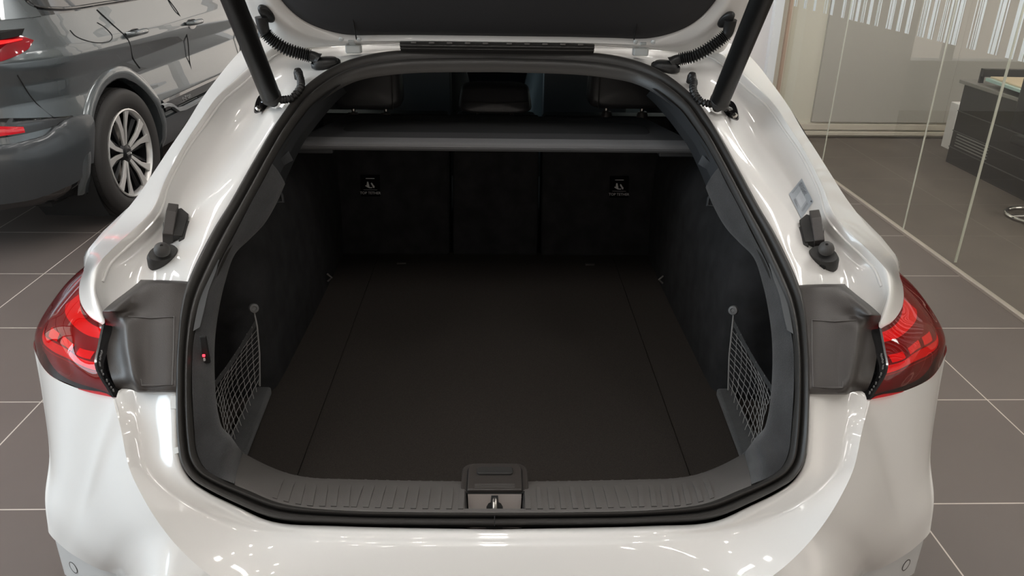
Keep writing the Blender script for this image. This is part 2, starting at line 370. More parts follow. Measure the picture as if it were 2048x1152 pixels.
# ------------------------------------------------------------------ the white car (rear hatch open)
PROF = [(.90, .693), (1.045, .70), (1.10, .79), (1.175, .88), (1.27, .945), (1.373, 1.0), (1.457, 1.045), (1.65, 1.15), (1.85, 1.25), (2.1, 1.335), (2.3, 1.37), (2.6, 1.39), (4.5, 1.40)]
car = Thing('white_car', 'white car with open tailgate and empty boot in the middle of the showroom', 'car', CA, (0, 3.0, 0))
def pt(e):
    """(u,v[,off]) on the body profile | (u,v,'Y'|'Z'|'X',val) | ('p',x,y,z)"""
    if e[0] == 'p': return Vector(e[1:])
    if len(e) == 2: return CA.curve(e[0], e[1], PROF, 0)
    if len(e) == 3: return CA.curve(e[0], e[1], PROF, e[2])
    return CA.at(e[0], e[1], 'XYZ'.index(e[2]), e[3])
def ring(L, centre0=False, centre1=False):
    P = [pt(e) for e in L]
    if centre0: P[0].x = 0
    if centre1: P[-1].x = 0
    return P
def both(G): return [G, mir(G)]
from mathutils.bvhtree import BVHTree
TREE = {}
def reg(name, G):
    mb = MB(); mb.grid(G); mb.grid(mir(G)); TREE[name] = BVHTree.FromPolygons([tuple(p) for p in mb.v], mb.f)
def hit(name, u, v):
    d = CA.ray(u, v).normalized(); p, n, i, t = TREE[name].ray_cast(CA.c, d)
    if p is None: return CA.curve(u, v, PROF, -.02), Vector((0, -.4, .9)).normalized()
    return p, (n if n.dot(d) < 0 else -n)
def sym(name, G, m, **k):
    """one mesh across the centre"""
    mb = MB(); mb.grid(G); mb.grid(mir(G), True); return car.part(name, mb, m, **k)

# --- lower body: lip, shelf and bright band below the opening
L0 = [(990, 1057, 0), (1300, 1050, 0), (1428, 1041, 0), (1500, 1010, 0), (1562, 979, 0), (1590, 957, 0), (1608, 925, 0), (1614, 880, 0), (1617, 790, 0), (1617, 750, 0)]
L1 = [(990, 1066, .004), (1300, 1061, .004), (1440, 1051, .004), (1510, 1022, .004), (1572, 987, .004), (1600, 962, .004), (1616, 928, .004), (1621, 880, .002), (1624, 790, 0), (1624, 750, 0)]
L1b = [(990, 1076, 0), (1312, 1071, 0), (1452, 1058, -.002), (1530, 1027, -.004), (1588, 994, -.006), (1622, 968, -.01), (1642, 932, -.014), (1652, 872, -.018), (1660, 788, -.018), (1660, 758, -.018)]
L2 = [(990, 1090, -.002), (1330, 1084, -.003), (1470, 1067, -.005), (1558, 1031, -.008), (1612, 1000, -.012), (1648, 972, -.018), (1674, 938, -.024), (1690, 862, -.03), (1698, 785, -.03), (1699, 766, -.03)]
L2b = [(990, 1095, 'Z', .672), (1336, 1089, 'Z', .672), (1476, 1073, 'Z', .675), (1563, 1037, 'Z', .682), (1617, 1005, 'Z', .70), (1652, 976, 'Z', .715), (1679, 940, 'Z', .735), (1695, 863, 'Z', .79), (1702, 786, 'Z', .84), (1703, 768, 'Z', .85)]
L3 = [(990, 1240, 'Y', .925), (1450, 1205, 'Y', .935), (1545, 1152, 'Y', .95), (1608, 1096, 'Y', .98), (1650, 1044, 'Y', 1.01), (1683, 990, 'Y', 1.05), (1708, 935, 'Y', 1.09), (1724, 862, 'Y', 1.135), (1740, 800, 'Y', 1.19), (1739, 793, 'Y', 1.20)]
rows = [ring(L0, 1), ring(L1, 1), ring(L1b, 1), ring(L2, 1), ring(L3, 1)]
inner = [p+Vector((0, .012, -.03)) for p in rows[0]]
G = surf([inner]+rows, 6, 4, crease=(1, 4))
sym('rear_apron', G, WHITE, angle=50)
# --- bumper corners
T = [pt(e) for e in L3[:9]]; T[0].x = 0
T += [pt(e) for e in ((1811, 781, 'Y', 1.24), (1861, 756, 'Y', 1.31), (1885, 723, 'Y', 1.38), (1893, 691, 'Y', 1.42))]+[Vector((.958, 1.62, .855)), Vector((.96, 1.85, .87))]
B = [Vector((0, .865, .50)), Vector((.36, .872, .50)), Vector((.46, .89, .50)), Vector((.55, .915, .503))]
B += [pt(e) for e in ((1725, 1150, 'Z', .505), (1760, 1137, 'Z', .51), (1783, 1126, 'Z', .515), (1803, 1114, 'Z', .52), (1820, 1103, 'Z', .525), (1838, 1088, 'Z', .53), (1849, 1078, 'Z', .537), (1856, 1070, 'Z', .543), (1861, 1060, 'Z', .55))]
B += [Vector((.915, 1.45, .56)), Vector((.92, 1.85, .56))]
S1, S2, S3 = pt((1875, 785, 'Y', 1.36)), pt((1860, 905, 'Y', 1.28)), pt((1868, 995, 'Y', 1.23))
M1, M2, M3 = [], [], []
for j in range(len(T)):
    a, b = T[j], B[j]; w = max(0, min(1, (j-3)/9))**1.4
    for Mx, f, S in ((M1, .30, S1), (M2, .62, S2), (M3, .82, S3)):
        base = a.lerp(b, f); d = S-T[12].lerp(B[12], f)
        k = 1-w; Mx.append(base+d*w+Vector((.012*k, -.014*k, 0))*math.sin(PI*f)*(0 if j < 3 else 1))
C1 = [p+Vector((-.004 if j else 0, .006, -.006)) for j, p in enumerate(B)]
C2 = [Vector((p.x*.997, p.y+.006, .435)) for p in B]
sym('bumper', surf([T, M1, M2, M3, B], 5, 6), WHITE, angle=40)
reg('strip', surf([C1, C2], 5, 4)); reg('bumper', surf([T, M1, M2, M3, B], 5, 6))
sym('bumper_strip', surf([C1, C2], 5, 4), mat('bumper_strip_paint', (.62, .635, .64), .3, coat=1), angle=40)
D1 = [Vector((p.x*.985 if j else 0, p.y+.022, .443)) for j, p in enumerate(C2)]
D2 = [Vector((p.x*.97, p.y+.05, .25)) for p in C2]
sym('diffuser', surf([D1, D2], 4, 3), PLASTICM)
for sg, (u, v) in ((1, (1812, 1130)), (-1, (147, 1135))):
    p, n = hit('strip', u, v)
    mb = MB().lathe([(.0118, -.004), (.0118, .0008), (.0134, .0008), (.0134, -.004)], 32, basis(p, (1, 0, 0), n)); s_ = car.part('parking_sensor', mb, GLOSSK)
    car.part('sensor_face', MB().lathe([(.0001, .0008), (.0112, .0006), (.0114, -.002)], 32, basis(p, (1, 0, 0), n)), bpy.data.materials['bumper_strip_paint'], parent=s_)
# --- upper body: flange, gutter, rib and shoulder
U = [  # A, F1, CH, R1, R2, S
 [(1612, 665, 0), (1645, 665, -.02), (1700, 665, -.045), (1753, 648, -.03), (1758, 654, -.005), (1762, 657, -.005)],
 [(1609, 630, 0), (1645, 630, -.02), (1700, 630, -.045), (1759, 628, -.03), (1769, 630, -.0), (1786, 642, 'Y', 1.325)],
 [(1603, 598, 0), (1640, 596, -.02), (1702, 596, -.045), (1768, 598, -.02), (1781, 596, 0), (1807, 606, 'Y', 1.40)],
 [(1594, 570, 0), (1636, 566, -.02), (1702, 564, -.045), (1762, 574, -.02), (1782, 568, 0), (1806, 574, 'Y', 1.46)],
 [(1582, 542, 0), (1630, 528, -.018), (1690, 535, -.045), (1748, 540, -.02), (1779, 548, 0), (1798, 545, 'Y', 1.53)],
 [(1567, 508, 0), (1610, 495, -.016), (1668, 500, -.045), (1724, 514, -.018), (1753, 516, 0), (1789, 520, -.10)],
 [(1548, 472, 0), (1598, 462, -.014), (1640, 455, -.045), (1688, 480, -.016), (1716, 480, 0), (1763, 489, -.085)],
 [(1520, 425, 0), (1580, 427, -.012), (1612, 415, -.040), (1653, 437, -.014), (1676, 437, 0), (1728, 444, -.07)],
 [(1485, 360, 0), (1549, 390, -.012), (1598, 380, -.045), (1638, 385, -.014), (1650, 384, 0), (1692, 396, -.06)],
 [(1462, 318, 0), (1514, 345, -.012), (1568, 340, -.045), (1618, 342, -.014), (1630, 342, 0), (1664, 352, -.05)],
 [(1438, 275, 0), (1483, 302, -.012), (1540, 300, -.045), (1595, 300, -.014), (1607, 300, 0), (1635, 306, -.045)],
 [(1415, 240, 0), (1464, 270, -.012), (1512, 258, -.045), (1568, 262, -.014), (1583, 260, 0), (1605, 260, -.04)],
 [(1392, 207, 0), (1440, 225, -.012), (1490, 218, -.04), (1535, 215, -.014), (1552, 212, 0), (1578, 214, -.035)],
 [(1355, 172, 0), (1405, 178, -.010), (1450, 172, -.03), (1497, 182, -.012), (1515, 172, 0), (1543, 165, -.03)],
 [(1317, 147, 0), (1360, 148, -.008), (1410, 140, -.02), (1468, 155, -.01), (1483, 141, 0), (1514, 128, -.03)],
 [(1280, 130, 0), (1310, 124, -.006), (1350, 115, -.02), (1420, 115, -.01), (1440, 107, 0), (1489, 104, -.025)],
 [(1225, 117, 0), (1240, 110, -.004), (1270, 101, -.02), (1310, 94, -.01), (1340, 86, 0), (1440, 80, -.02)],
 [(1150, 110, 0), (1158, 104, -.004), (1170, 96, -.02), (1185, 88, -.01), (1195, 82, 0), (1290, 66, -.01)],
 [(994, 105, 0), (994, 99, -.004), (994, 92, -.02), (994, 85, -.01), (994, 80, 0), (994, 62, 0)]]
cols = [[pt(e) for e in st] for st in U]
for p in cols[-1]: p.x = 0
rows = [list(r) for r in zip(*cols)]
inner = [p+Vector((-.01, .015, -.03)) for p in rows[0]]; inner[-1].x = 0
# rib: small raised bead outside R1
bead = [a.lerp(b, .5)+Vector((0, 0, .010)) for a, b in zip(rows[3], rows[4])]
G = surf([inner, rows[0], rows[1], rows[2], rows[3], bead, rows[4], rows[5]], 5, 5, crease=(1, 2))
sym('body_shell', G, WHITE, angle=55); reg('shell', G)
for sg in (1, -1):
    car.part('gutter_bead', MB().tube([p+Vector((0, -.0005, .0012)) for p in catmull([P3(p, sg) for p in rows[3][3:-2]], 6)], .003, 8), WHITE)
# body side behind the shoulder, doors, roof and bonnet beyond
S = rows[5]
idx = [4, 5, 6, 8, 10, 12, 14, 15, 16]
a0 = [S[i] for i in idx]
a1 = [p+Vector((.018, .04, -.05)) for p in a0]
a2 = [Vector((.958-.03*k, .20+p.y, 1.0+.006*k)) if p.z > 1.02 else Vector((.958, p.y+.15, p.z-.09)) for k, p in enumerate(a0)]
a3 = [Vector((.96, p.y, .72)) for p in a2]; a4 = [Vector((.94, p.y, .38)) for p in a2]
for g in both(surf([a0, a1, a2, a3, a4], 3, 4)): car.part('quarter_panel', MB().grid(g), WHITE, angle=50)
sec = []
for (y, zr, wr, wb, zb, w) in ((2.36, 1.375, .52, .87, 1.02, .955), (2.6, 1.415, .56, .88, 1.0, .96), (3.3, 1.455, .58, .89, .98, .96), (3.9, 1.42, .57, .89, .96, .96), (4.6, 1.10, .60, .87, .93, .955), (5.2, .95, .5, .84, .88, .94), (5.7, .72, .3, .6, .68, .8)):
    sec.append([Vector((0, y, zr+.02)), Vector((wr*.6, y, zr+.012)), Vector((wr, y, zr-.02)), Vector((wb, y, zb)), Vector((w, y, zb-.08)), Vector((w, y, .6)), Vector((w*.97, y, .32))])
SG = list(zip(*sec))
sym('roof_panel', surf([SG[0], SG[1], SG[2]], 4, 3), WHITE)
dsec = [[Vector((p.x-.030, p.y-.36, p.z-.03)) for p in sec[0]]]+sec; DG = list(zip(*dsec))
for g in both(surf([DG[3], DG[4], DG[5], DG[6]], 4, 3)): car.part('door_panel', MB().grid(g), WHITE)
for sg in (1, -1):
    G = surf([[P3(p, sg) for p in SG[2]], [P3(p, sg) for p in SG[3]]], 4, 3); car.part('side_window', MB().grid(G), CABGLASS)
    car.part('wheel', MB().lathe([(.20, -.12), (.34, -.125), (.365, -.10), (.365, .10), (.34, .125), (.20, .12)], 48, basis((sg*.80, 1.86, .365), (0, 1, 0), (sg, 0, 0)), closed=True), TIRE)
    car.part('wheel', MB().lathe([(.20, -.12), (.34, -.125), (.365, -.10), (.365, .10), (.34, .125), (.20, .12)], 48, basis((sg*.80, 4.80, .365), (0, 1, 0), (sg, 0, 0)), closed=True), TIRE)

# --- weather seal round the opening
A = [(990, 1051), (1150, 1050), (1300, 1046), (1425, 1036), (1500, 1006), (1558, 976), (1584, 958), (1603, 930), (1611, 890), (1615, 830), (1616, 760), (1615, 710), (1611, 645), (1603, 598), (1590, 560), (1572, 520), (1548, 472), (1520, 425), (1485, 360), (1462, 318), (1438, 275), (1415, 240), (1392, 207), (1355, 172), (1317, 147), (1280, 131), (1225, 117), (1150, 110), (994, 105)]
I = [(990, 1025), (1150, 1024), (1300, 1020), (1408, 1007), (1478, 980), (1536, 954), (1560, 937), (1574, 914), (1580, 882), (1585, 825), (1587, 760), (1586, 708), (1579, 650), (1567, 606), (1551, 568), (1532, 526), (1508, 476), (1484, 430), (1450, 364), (1428, 322), (1405, 281), (1383, 247), (1362, 219), (1330, 192), (1297, 171), (1265, 158), (1216, 148), (1148, 141), (994, 136)]
pa = [CA.curve(u, v, PROF, 0) for u, v in A]; pi_ = [CA.curve(u, v, PROF, -.004) for u, v in I]
for L in (pa, pi_): L[0].x = 0; L[-1].x = 0
def nrm(i):
    y = pa[i].y; s = (lin(PROF, y+.05)-lin(PROF, y-.05))/.1; return Vector((0, -s, 1)).normalized()
def sealrow(t, h): return [a.lerp(b, t)+nrm(i)*h for i, (a, b) in enumerate(zip(pa, pi_))]
SR = [(-.02, -.02), (.0, .002), (.08, .013), (.25, .018), (.42, .012), (.5, .003), (.56, .004), (.66, .013), (.8, .015), (.92, .008), (1.0, -.004), (1.02, -.010)]
rows = [sealrow(t, h) for t, h in SR]
for r in rows: r[0].x = 0; r[-1].x = 0
G = surf(rows, 5, 2); seal = sym('weather_seal', G, RUBBER, angle=60)
c = rows[3][0]; car.part('seal_joint', MB().box(c+Vector((0, 0, .0005)), (.0015, .022, .006)), GAP, parent=seal)
# dark trough between the seal and the painted lip
tr = [[p+Vector((0, -.012 if i < 5 else 0, -.045)) for i, p in enumerate(pa)], [a.lerp(b, .5)+Vector((0, 0, -.03)) for a, b in zip(pa, pi_)]]
for r in tr: r[0].x = 0; r[-1].x = 0
sym('seal_channel', surf(tr, 3, 2), GAP)
# --- sill plate with ribs
SI = [(1049, 1026), (1150, 1025), (1300, 1021), (1362, 1019), (1415, 1008), (1460, 991), (1503, 971)]
ST = [(1049, 963), (1150, 962), (1290, 959), (1345, 957), (1390, 950), (1435, 934), (1485, 909)]
si = [CA.curve(u, v, PROF, .002) for u, v in SI]; st = [CA.Z(u, v, .682) for u, v in ST]
smid = [a.lerp(b, .45)+Vector((0, 0, .009)) for a, b in zip(si, st)]; sdn = [p+Vector((0, .004, -.03)) for p in st]
s0 = [p+Vector((0, -.004, -.012)) for p in si]
G = surf([s0, si, smid, st, sdn], 12, 5, crease=(1,))
plate = MB(); plate.grid(G); plate.grid(mir(G), True)
HW = si[0].x; q_ = min(G[0], key=lambda p: abs(CA.pv(Vector((0, p.y, p.z)))-1019)+(100 if p.y < si[0].y-.002 else 0)); y1 = q_.y
jf = lambda c: [p for p in c if p.y < y1-.001]
cb = jf(G[0])+[Vector((HW, y1, q_.z))]
plate.grid([[Vector((x, p.y, p.z)) for p in cb] for x in (-HW, 0, HW)])
dense = surf([si, smid, st], 24, 8)
def sillp(x, t):
    j = min(range(len(dense)), key=lambda k: abs(dense[k][len(dense[k])//2].x-x)); c = dense[j]; f = t*(len(c)-1); i = int(min(f, len(c)-2)); return c[i].lerp(c[i+1], f-i)
pl = car.part('sill_plate', plate, SILL, angle=45)
rb = MB()
for sg in (1, -1):
    for k in range(17):
        x = .058+.0203*k+(.02 if k > 20 else 0)
        if x > .415: break
        strip = []
        for t in (.08, .12, .3, .5, .7, .97):
            w = .0048 if t < .45 else .0048-.001*(t-.45)*4
            a, b = sillp(x-w, t), sillp(x+w, t); a = Vector((x-w+(t*.0), a.y, a.z)) if x < .25 else a; b = Vector((x+w, b.y, b.z)) if x < .25 else b
            strip.append([P3(a+Vector((0, 0, -.002)), sg), P3(a+Vector((.0003, 0, .0026)), sg), P3(b+Vector((-.0003, 0, .0026)), sg), P3(b+Vector((0, 0, -.002)), sg)])
        rb.grid(strip); rb.add(strip[0], [(0, 1, 2, 3)])
car.part('rib', rb, SILL, parent=pl, angle=30)['kind'] = 'stuff'
# --- boot lock cover and striker
def rr(cx, cy, w, d, r, z, n=6, rb_=None):
    P = []
    for (sx, sy, a0) in ((1, 1, 0), (-1, 1, 90), (-1, -1, 180), (1, -1, 270)):
        q = r if (sy > 0 or rb_ is None) else rb_
        for k in range(n+1):
            a = math.radians(a0+90*k/n); P.append(Vector((cx+sx*(w/2-q)+(sx*sy)*0+q*math.cos(a), cy+sy*(d/2-q)+q*math.sin(a), z)))
    return P
LZ = q_.z; yb = CA.Z(990, 924, .71).y; yf = CA.Z(990, 978, .714).y
RECM = mat('recess_plastic', (.21, .18, .165), .5, bump=(600, .2))
lockc = car.part('lock_cover', MB().prism(rr(0, (yb+yf)/2+.002, .122, yb-yf-.002, .022, .690, rb_=.004), (0, 0, .017)), PLASTIC, bevel=.003)
car.part('lid_gap', MB().prism(rr(0, (yb+yf)/2-.005, .1025, yb-yf-.002, .018, .70, rb_=.003), (0, 0, .0074)), GAP, parent=lockc)
car.part('lid', MB().prism(rr(0, (yb+yf)/2-.005, .098, yb-yf-.006, .016, .70, rb_=.003), (0, 0, .014)), PLASTIC, parent=lockc, bevel=.0025)
car.part('lid_panel', MB().prism(rr(0, (yb+yf)/2+.007, .066, .020, .006, .71), (0, 0, .0085)), PLASTICM, parent=lockc, bevel=.0012)
g = MB()
for k in range(3): g.box((0, yf+.004+.004*k, .7143), (.072, .0014, .0014))
car.part('grip_line', g, SILL, parent=lockc)
car.part('recess_wall', MB().prism([Vector((-HW+.003, yf-.004, .706)), Vector((HW-.003, yf-.004, .706)), Vector((HW-.007, y1+.008, .668)), Vector((-HW+.007, y1+.008, .668))], (0, .004, 0)), RECM, parent=lockc)
for sg in (1, -1):
    car.part('recess_side', MB().prism([P3(p, sg) for p in (Vector((HW, yf, .708)), Vector((HW, y1, .708)), Vector((HW-.008, y1+.002, .64)), Vector((HW-.008, yf, .64)))], (.003*sg, 0, 0)), PLASTICM, parent=lockc)
car.part('recess_floor', MB().box((0, (yf+y1)/2, .638), (2*HW, yf-y1+.02, .004)), RECM, parent=lockc)
car.part('striker_slot', MB().prism([Vector((x, y1+.006+(yf-y1-.010)*f, .669+.037*f)) for x, f in ((-.0145, 0), (.0145, 0), (.0145, .62), (.011, .72), (.007, .75), (.006, .95), (-.006, .95), (-.007, .75), (-.011, .72), (-.0145, .62))], (0, -.001, .0015)), GAP, parent=lockc)
sk = MB().tube([Vector((0, yf-.012, .695)), Vector((0, yf-.018, .704)), Vector((0, yf-.026, .704)), Vector((0, y1+.018, .692)), Vector((0, y1+.012, .672))], .0045, 12)
car.part('striker', sk, STEEL)
# --- suede side trim between seal and boot
TI = [(1503, 971), (1540, 953), (1563, 935), (1577, 905), (1583, 850), (1587, 790), (1588, 730), (1586, 690), (1577, 642), (1558, 585), (1533, 525), (1505, 470), (1478, 415), (1450, 362), (1437, 335)]
TT = [(1485, 909), (1510, 888), (1528, 868), (1538, 835), (1543, 800), (1546, 760), (1547, 710), (1545, 670), (1538, 620), (1527, 570), (1508, 515), (1480, 484), (1452, 452), (1428, 410), (1412, 372)]
ti = [CA.curve(u, v, PROF, .0) for u, v in TI]; tt = [CA.curve(u, v, PROF, -.05) for u, v in TT]; td = [p+Vector((.02, .05, -.02)) for p in tt]
tt[0] = st[-1]+Vector((0, 0, .003)); td[0] = tt[0]+Vector((0, .01, -.03)); ti[0] = si[-1]+Vector((0, 0, .003))
tm = [a.lerp(b, .4)+Vector((0, 0, .004)) for a, b in zip(ti, tt)]
G = surf([ti, tm, tt, td], 5, 4)
for g in both(G): car.part('side_trim', MB().grid(g), SUEDE, angle=50)
# thin plastic insert by the upper seal
q = [(1587, 668), (1580, 628), (1570, 590), (1553, 548), (1540, 520)]; q2 = [(1574, 660), (1566, 625), (1558, 588), (1545, 552), (1538, 528)]
G = surf([[CA.curve(u, v, PROF, .006) for u, v in q], [CA.curve(u, v, PROF, .003) for u, v in q2]], 4, 2)
for g in both(G): car.part('trim_insert', MB().grid(g), mat('insert_grey', (.07, .075, .08), .4))
# pillar plastic above
PI_ = [(1452, 365), (1437, 335), (1412, 290), (1384, 250), (1362, 221), (1330, 194), (1305, 176)]
PT = [(1428, 372), (1414, 340), (1388, 287), (1370, 262), (1347, 232), (1322, 203), (1300, 182)]
pp = [CA.curve(u, v, PROF, .0) for u, v in PI_]; pq = [CA.curve(u, v, PROF, -.045) for u, v in PT]; pr = [p+Vector((.01, .10, -.03)) for p in pq]
for g in both(surf([pp, pq, pr], 5, 3, crease=(1,))): car.part('pillar_trim', MB().grid(g), TRIMG, angle=50)
LW = [(1470, 398), (1444, 350), (1412, 332), (1398, 320)]; LV = [(1444, 372), (1425, 348), (1398, 330), (1385, 322)]
# lower curved bracket of the pillar trim
q = [(1478, 412), (1452, 365), (1430, 335), (1405, 310)]; q2 = [(1462, 412), (1445, 374), (1424, 346), (1396, 328)]
for g in both(surf([[CA.curve(u, v, PROF, -.02) for u, v in q], [CA.curve(u, v, PROF, -.045) for u, v in q2]], 4, 2)): car.part('shelf_support', MB().grid(g), TRIMG)
for sg in (1, -1):
    h = CA.curve(1428, 378, PROF, -.10); car.part('bag_hook', MB().tube([P3(h, sg), P3(h+Vector((-.012, -.01, -.02)), sg), P3(h+Vector((-.014, -.012, -.035)), sg), P3(h+Vector((0, -.014, -.036)), sg)], .004, 8), TRIMG)
# --- inner boot
FZ = .655; XW = .50
seam = .383
fl = MB().box((0, 1.80, FZ-.008), (2*seam, 1.20, .016)); car.part('load_floor', fl, CARPET, bevel=.002)
for sg in (1, -1):
    car.part('side_ledge', MB().box((sg*(seam+.1625), 1.80, FZ-.010), (.322, 1.20, .016)), CARPET, bevel=.0015)
    # lining: wheel house wall, then the net pocket
    W0 = [(.500, 2.42), (.500, 2.0), (.503, 1.72), (.505, 1.60), (.512, 1.55), (.56, 1.515), (.635, 1.50), (.645, 1.42), (.645, 1.20)]
    rowsw = []
    for z, dx in ((FZ-.02, 0), (.74, .0), (.85, .004), (.95, .008), (1.03, .03), (1.07, .07), (1.10, .14)):
        rr_ = []
        for (x, y) in W0:
            zz = min(z, lin(PROF, y)-.075)
            rr_.append(Vector((sg*min(x+dx, .66), y, zz)))
        rowsw.append(rr_)
    car.part('side_lining', MB().grid(surf(rowsw, 4, 3)), LINING, angle=50)
    # upper lining above the wheel house
    uw = [[Vector((sg*(.62), y, .9)) for y in (1.35, 1.7, 2.1, 2.5)], [Vector((sg*(.60), y, lin(PROF, y)-.05)) for y in (1.35, 1.7, 2.1, 2.5)]]
    car.part('upper_lining', MB().grid(surf(uw, 3, 2)), GAP)
    # pocket lip along the floor
    car.part('pocket_lip', MB().prism([Vector((sg*.508, 1.53, FZ)), Vector((sg*.545, 1.53, FZ)), Vector((sg*.545, 1.20, FZ)), Vector((sg*.49, 1.20, FZ))], (0, 0, .02)), SUEDE, bevel=.006)
    # lashing eyes
    car.part('lashing_eye', MB().tube([Vector((sg*.497, 2.12, FZ+.03+.012)), Vector((sg*.485, 2.12, FZ+.03)), Vector((sg*.497, 2.12, FZ+.018))], .003, 8), SILL)
    car.part('lashing_eye', MB().box((sg*.30, 2.30, FZ+.002), (.03, .012, .006)), PLASTIC, bevel=.002)
# boot underside
car.part('boot_tub', MB().box((0, 1.80, .5), (1.3, 1.4, .02)), GAP)
# --- rear seat backs
YB0, YB1, ZT = 2.375, 2.50, 1.09
def seatback(x0, x1, tag=None):
    n = Vector((0, -(ZT-FZ), (YB1-YB0))).normalized()
    P = [Vector((x0, YB0, FZ)), Vector((x1, YB0, FZ)), Vector((x1, YB1, ZT)), Vector((x0, YB1, ZT))]
    mb = MB().prism(P, -n*.14)
    o = car.part('seat_back', mb, LINING, bevel=.010)
    if tag is not None:
        c = CA.Y(tag[0], tag[1], (YB0+YB1)/2); f = (c.z-FZ)/(ZT-FZ); c = Vector((c.x, YB0+(YB1-YB0)*f, c.z))-0*n
        f = lambda u, v: None
        M = basis(c+n*.001, (1, 0, 0), n)
        q = MB().prism([Vector((-.031, -.035, 0)), Vector((.031, -.035, 0)), Vector((.031, .035, 0)), Vector((-.031, .035, 0))], (0, 0, .003), M)
        car.part('tether_cover', q, mat('tether_black', (.003, .003, .003), .9, spec=.1), parent=o, bevel=.001)
        g = MB().prism([M@Vector((-.014, .0215, .0032)), M@Vector((.014, .0215, .0032)), M@Vector((.014, .0235, .0032)), M@Vector((-.014, .0235, .0032))], n*.0006)
        car.part('cover_slot', g, PRINT, parent=o)
        tx = text_mb('TOP TETHER', .0115, M@Matrix.Translation((0, -.024, .0034))); ln = MB().prism([M@Vector(p) for p in ((-.022, -.014, .0033), (.022, -.014, .0033), (.022, -.0133, .0033), (-.022, -.0133, .0033))], n*.0004)
        tx.add(ln.v, ln.f)
        # child seat symbol with arrow and anchor
        for poly in ([(-.012, -.006), (-.004, -.010), (.006, -.010), (.006, -.007), (-.002, -.007), (-.006, .010), (-.010, .010)], [(.004, .008), (.008, .004), (.012, -.006), (.009, -.007), (.002, .004)], [(-.014, .0), (-.010, -.006), (-.016, -.004)], [(.008, .002), (.014, -.004), (.013, -.010), (.008, -.008)]):
            q = MB().prism([M@Vector((x, y+.002, .0034)) for x, y in poly], n*.0004); tx.add(q.v, q.f)
        car.part('tether_print', tx, PRINT, parent=o, angle=20)
    return o
xs = [CA.Y(u, 420, 2.44).x for u in (903, 1079)]
seatback(-.56, xs[0]-.006, (741, 371)); seatback(xs[0]+.006, xs[1]-.006); seatback(xs[1]+.006, .56, (1238, 374))
# seat shoulders above the cover
sh = MB()
for a, b in ((-.60, xs[0]-.01), (xs[0]+.01, xs[1]-.01), (xs[1]+.01, .60)): sh.box(((a+b)/2, 2.60, 1.035), (b-a, .13, .07))
car.part('seat_shoulder', sh, LEATHERG, bevel=.02)
def headrest(u0, u1, v0, v1, Y, deep, name='headrest', m=LEATHER, roll=.03):
    a, b = CA.Y(u0, v1, Y), CA.Y(u1, v1, Y); zt = CA.Y((u0+u1)/2, v0, Y+deep*.4).z; z0 = (a.z+b.z)/2; w = (b.x-a.x)/2; cx = (a.x+b.x)/2; h = zt-z0
    G = []
    for k in range(33):     # around the outline in xz
        an = 2*PI*k/32; ex = .38
        x = math.copysign(abs(math.cos(an))**ex, math.cos(an)); z = math.copysign(abs(math.sin(an))**ex, math.sin(an))
        rowp = []
        for s, q in ((0, -.5), (.75, -.5), (.93, -.44), (1, -.25), (1, .25), (.93, .44), (.75, .5), (0, .5)):
            taper = 1-.10*(z+1)/2 if True else 1
            rowp.append(Vector((cx+w*x*s*taper, Y+deep*.5+deep*q+(z*s+1)*.02, z0+h/2+h/2*z*s)))
        G.append(rowp)
    o = car.part(name, MB().grid(G), m, angle=70)
    for dx in (-.055, .055):
        car.part('post', MB().tube([Vector((cx+dx*w/.12, Y+deep*.5, z0-.05)), Vector((cx+dx*w/.12, Y+deep*.5, z0+.02))], .006, 10), STEEL, parent=o)
        car.part('post_collar', MB().lathe([(.0001, .012), (.014, .010), (.018, 0), (.018, -.01)], 20, Matrix.Translation((cx+dx*w/.12, Y+deep*.5-.01, z0-.022))), PLASTIC, parent=o)
    car.part('seam', MB().tube([Vector((cx-w*.86, Y-.001, z0+h*.5)), Vector((cx, Y-.002, z0+h*.46)), Vector((cx+w*.86, Y-.001, z0+h*.5))] if name == 'centre_headrest' else [Vector((cx+sgn_*w*.72, Y-.001+.02*k, z0+h*(.03+.94*k))) for k in (0, .5, 1) for sgn_ in [(-1 if cx > 0 else 1)]], .0018, 6), PLASTICM, parent=o)
    return o
headrest(662, 806, 118, 222, 2.46, .10); headrest(914, 1066, 172, 230, 2.50, .12, 'centre_headrest'); headrest(1174, 1333, 120, 221, 2.46, .10)
# front seats, console, dash
for sg in (1, -1):
    G = []
    for k in range(41):
        an = 2*PI*k/40; x = math.copysign(abs(math.cos(an))**.55, math.cos(an)); z = math.copysign(abs(math.sin(an))**.6, math.sin(an))
        w = .275-.06*max(0, z)
        G.append([Vector((sg*.37+w*x*s, 3.42+q+.10*(z*s), .88+.36*z*s)) for s, q in ((0, -.07), (.8, -.075), (1, -.03), (1, .05), (.8, .10), (0, .10))])
    fs = car.part('front_seat', MB().grid(G), LEATHERG if sg > 0 else LEATHER, angle=70)
    car.part('back_panel', MB().box((sg*.37, 3.34, .90), (.36, .02, .52)), LEATHER, parent=fs, bevel=.03)
    car.part('headrest_block', MB().box((sg*.37, 3.50, 1.30), (.26, .11, .17)), LEATHER, parent=fs, bevel=.04)
car.part('dashboard', MB().box((0, 4.35, .80), (1.5, .5, .26)), LEATHER, bevel=.04)
car.part('display', MB().box((.05, 4.08, .96), (.56, .02, .13)), GLOSSK, bevel=.006)
car.part('cabin_floor', MB().box((0, 3.6, .35), (1.6, 2.4, .04)), GAP)
car.part('rear_bench', MB().box((0, 2.9, .60), (1.3, .5, .22)), LEATHER, bevel=.05)
car.part('console', MB().box((0, 3.7, .62), (.24, 1.0, .30)), LEATHER, bevel=.03)
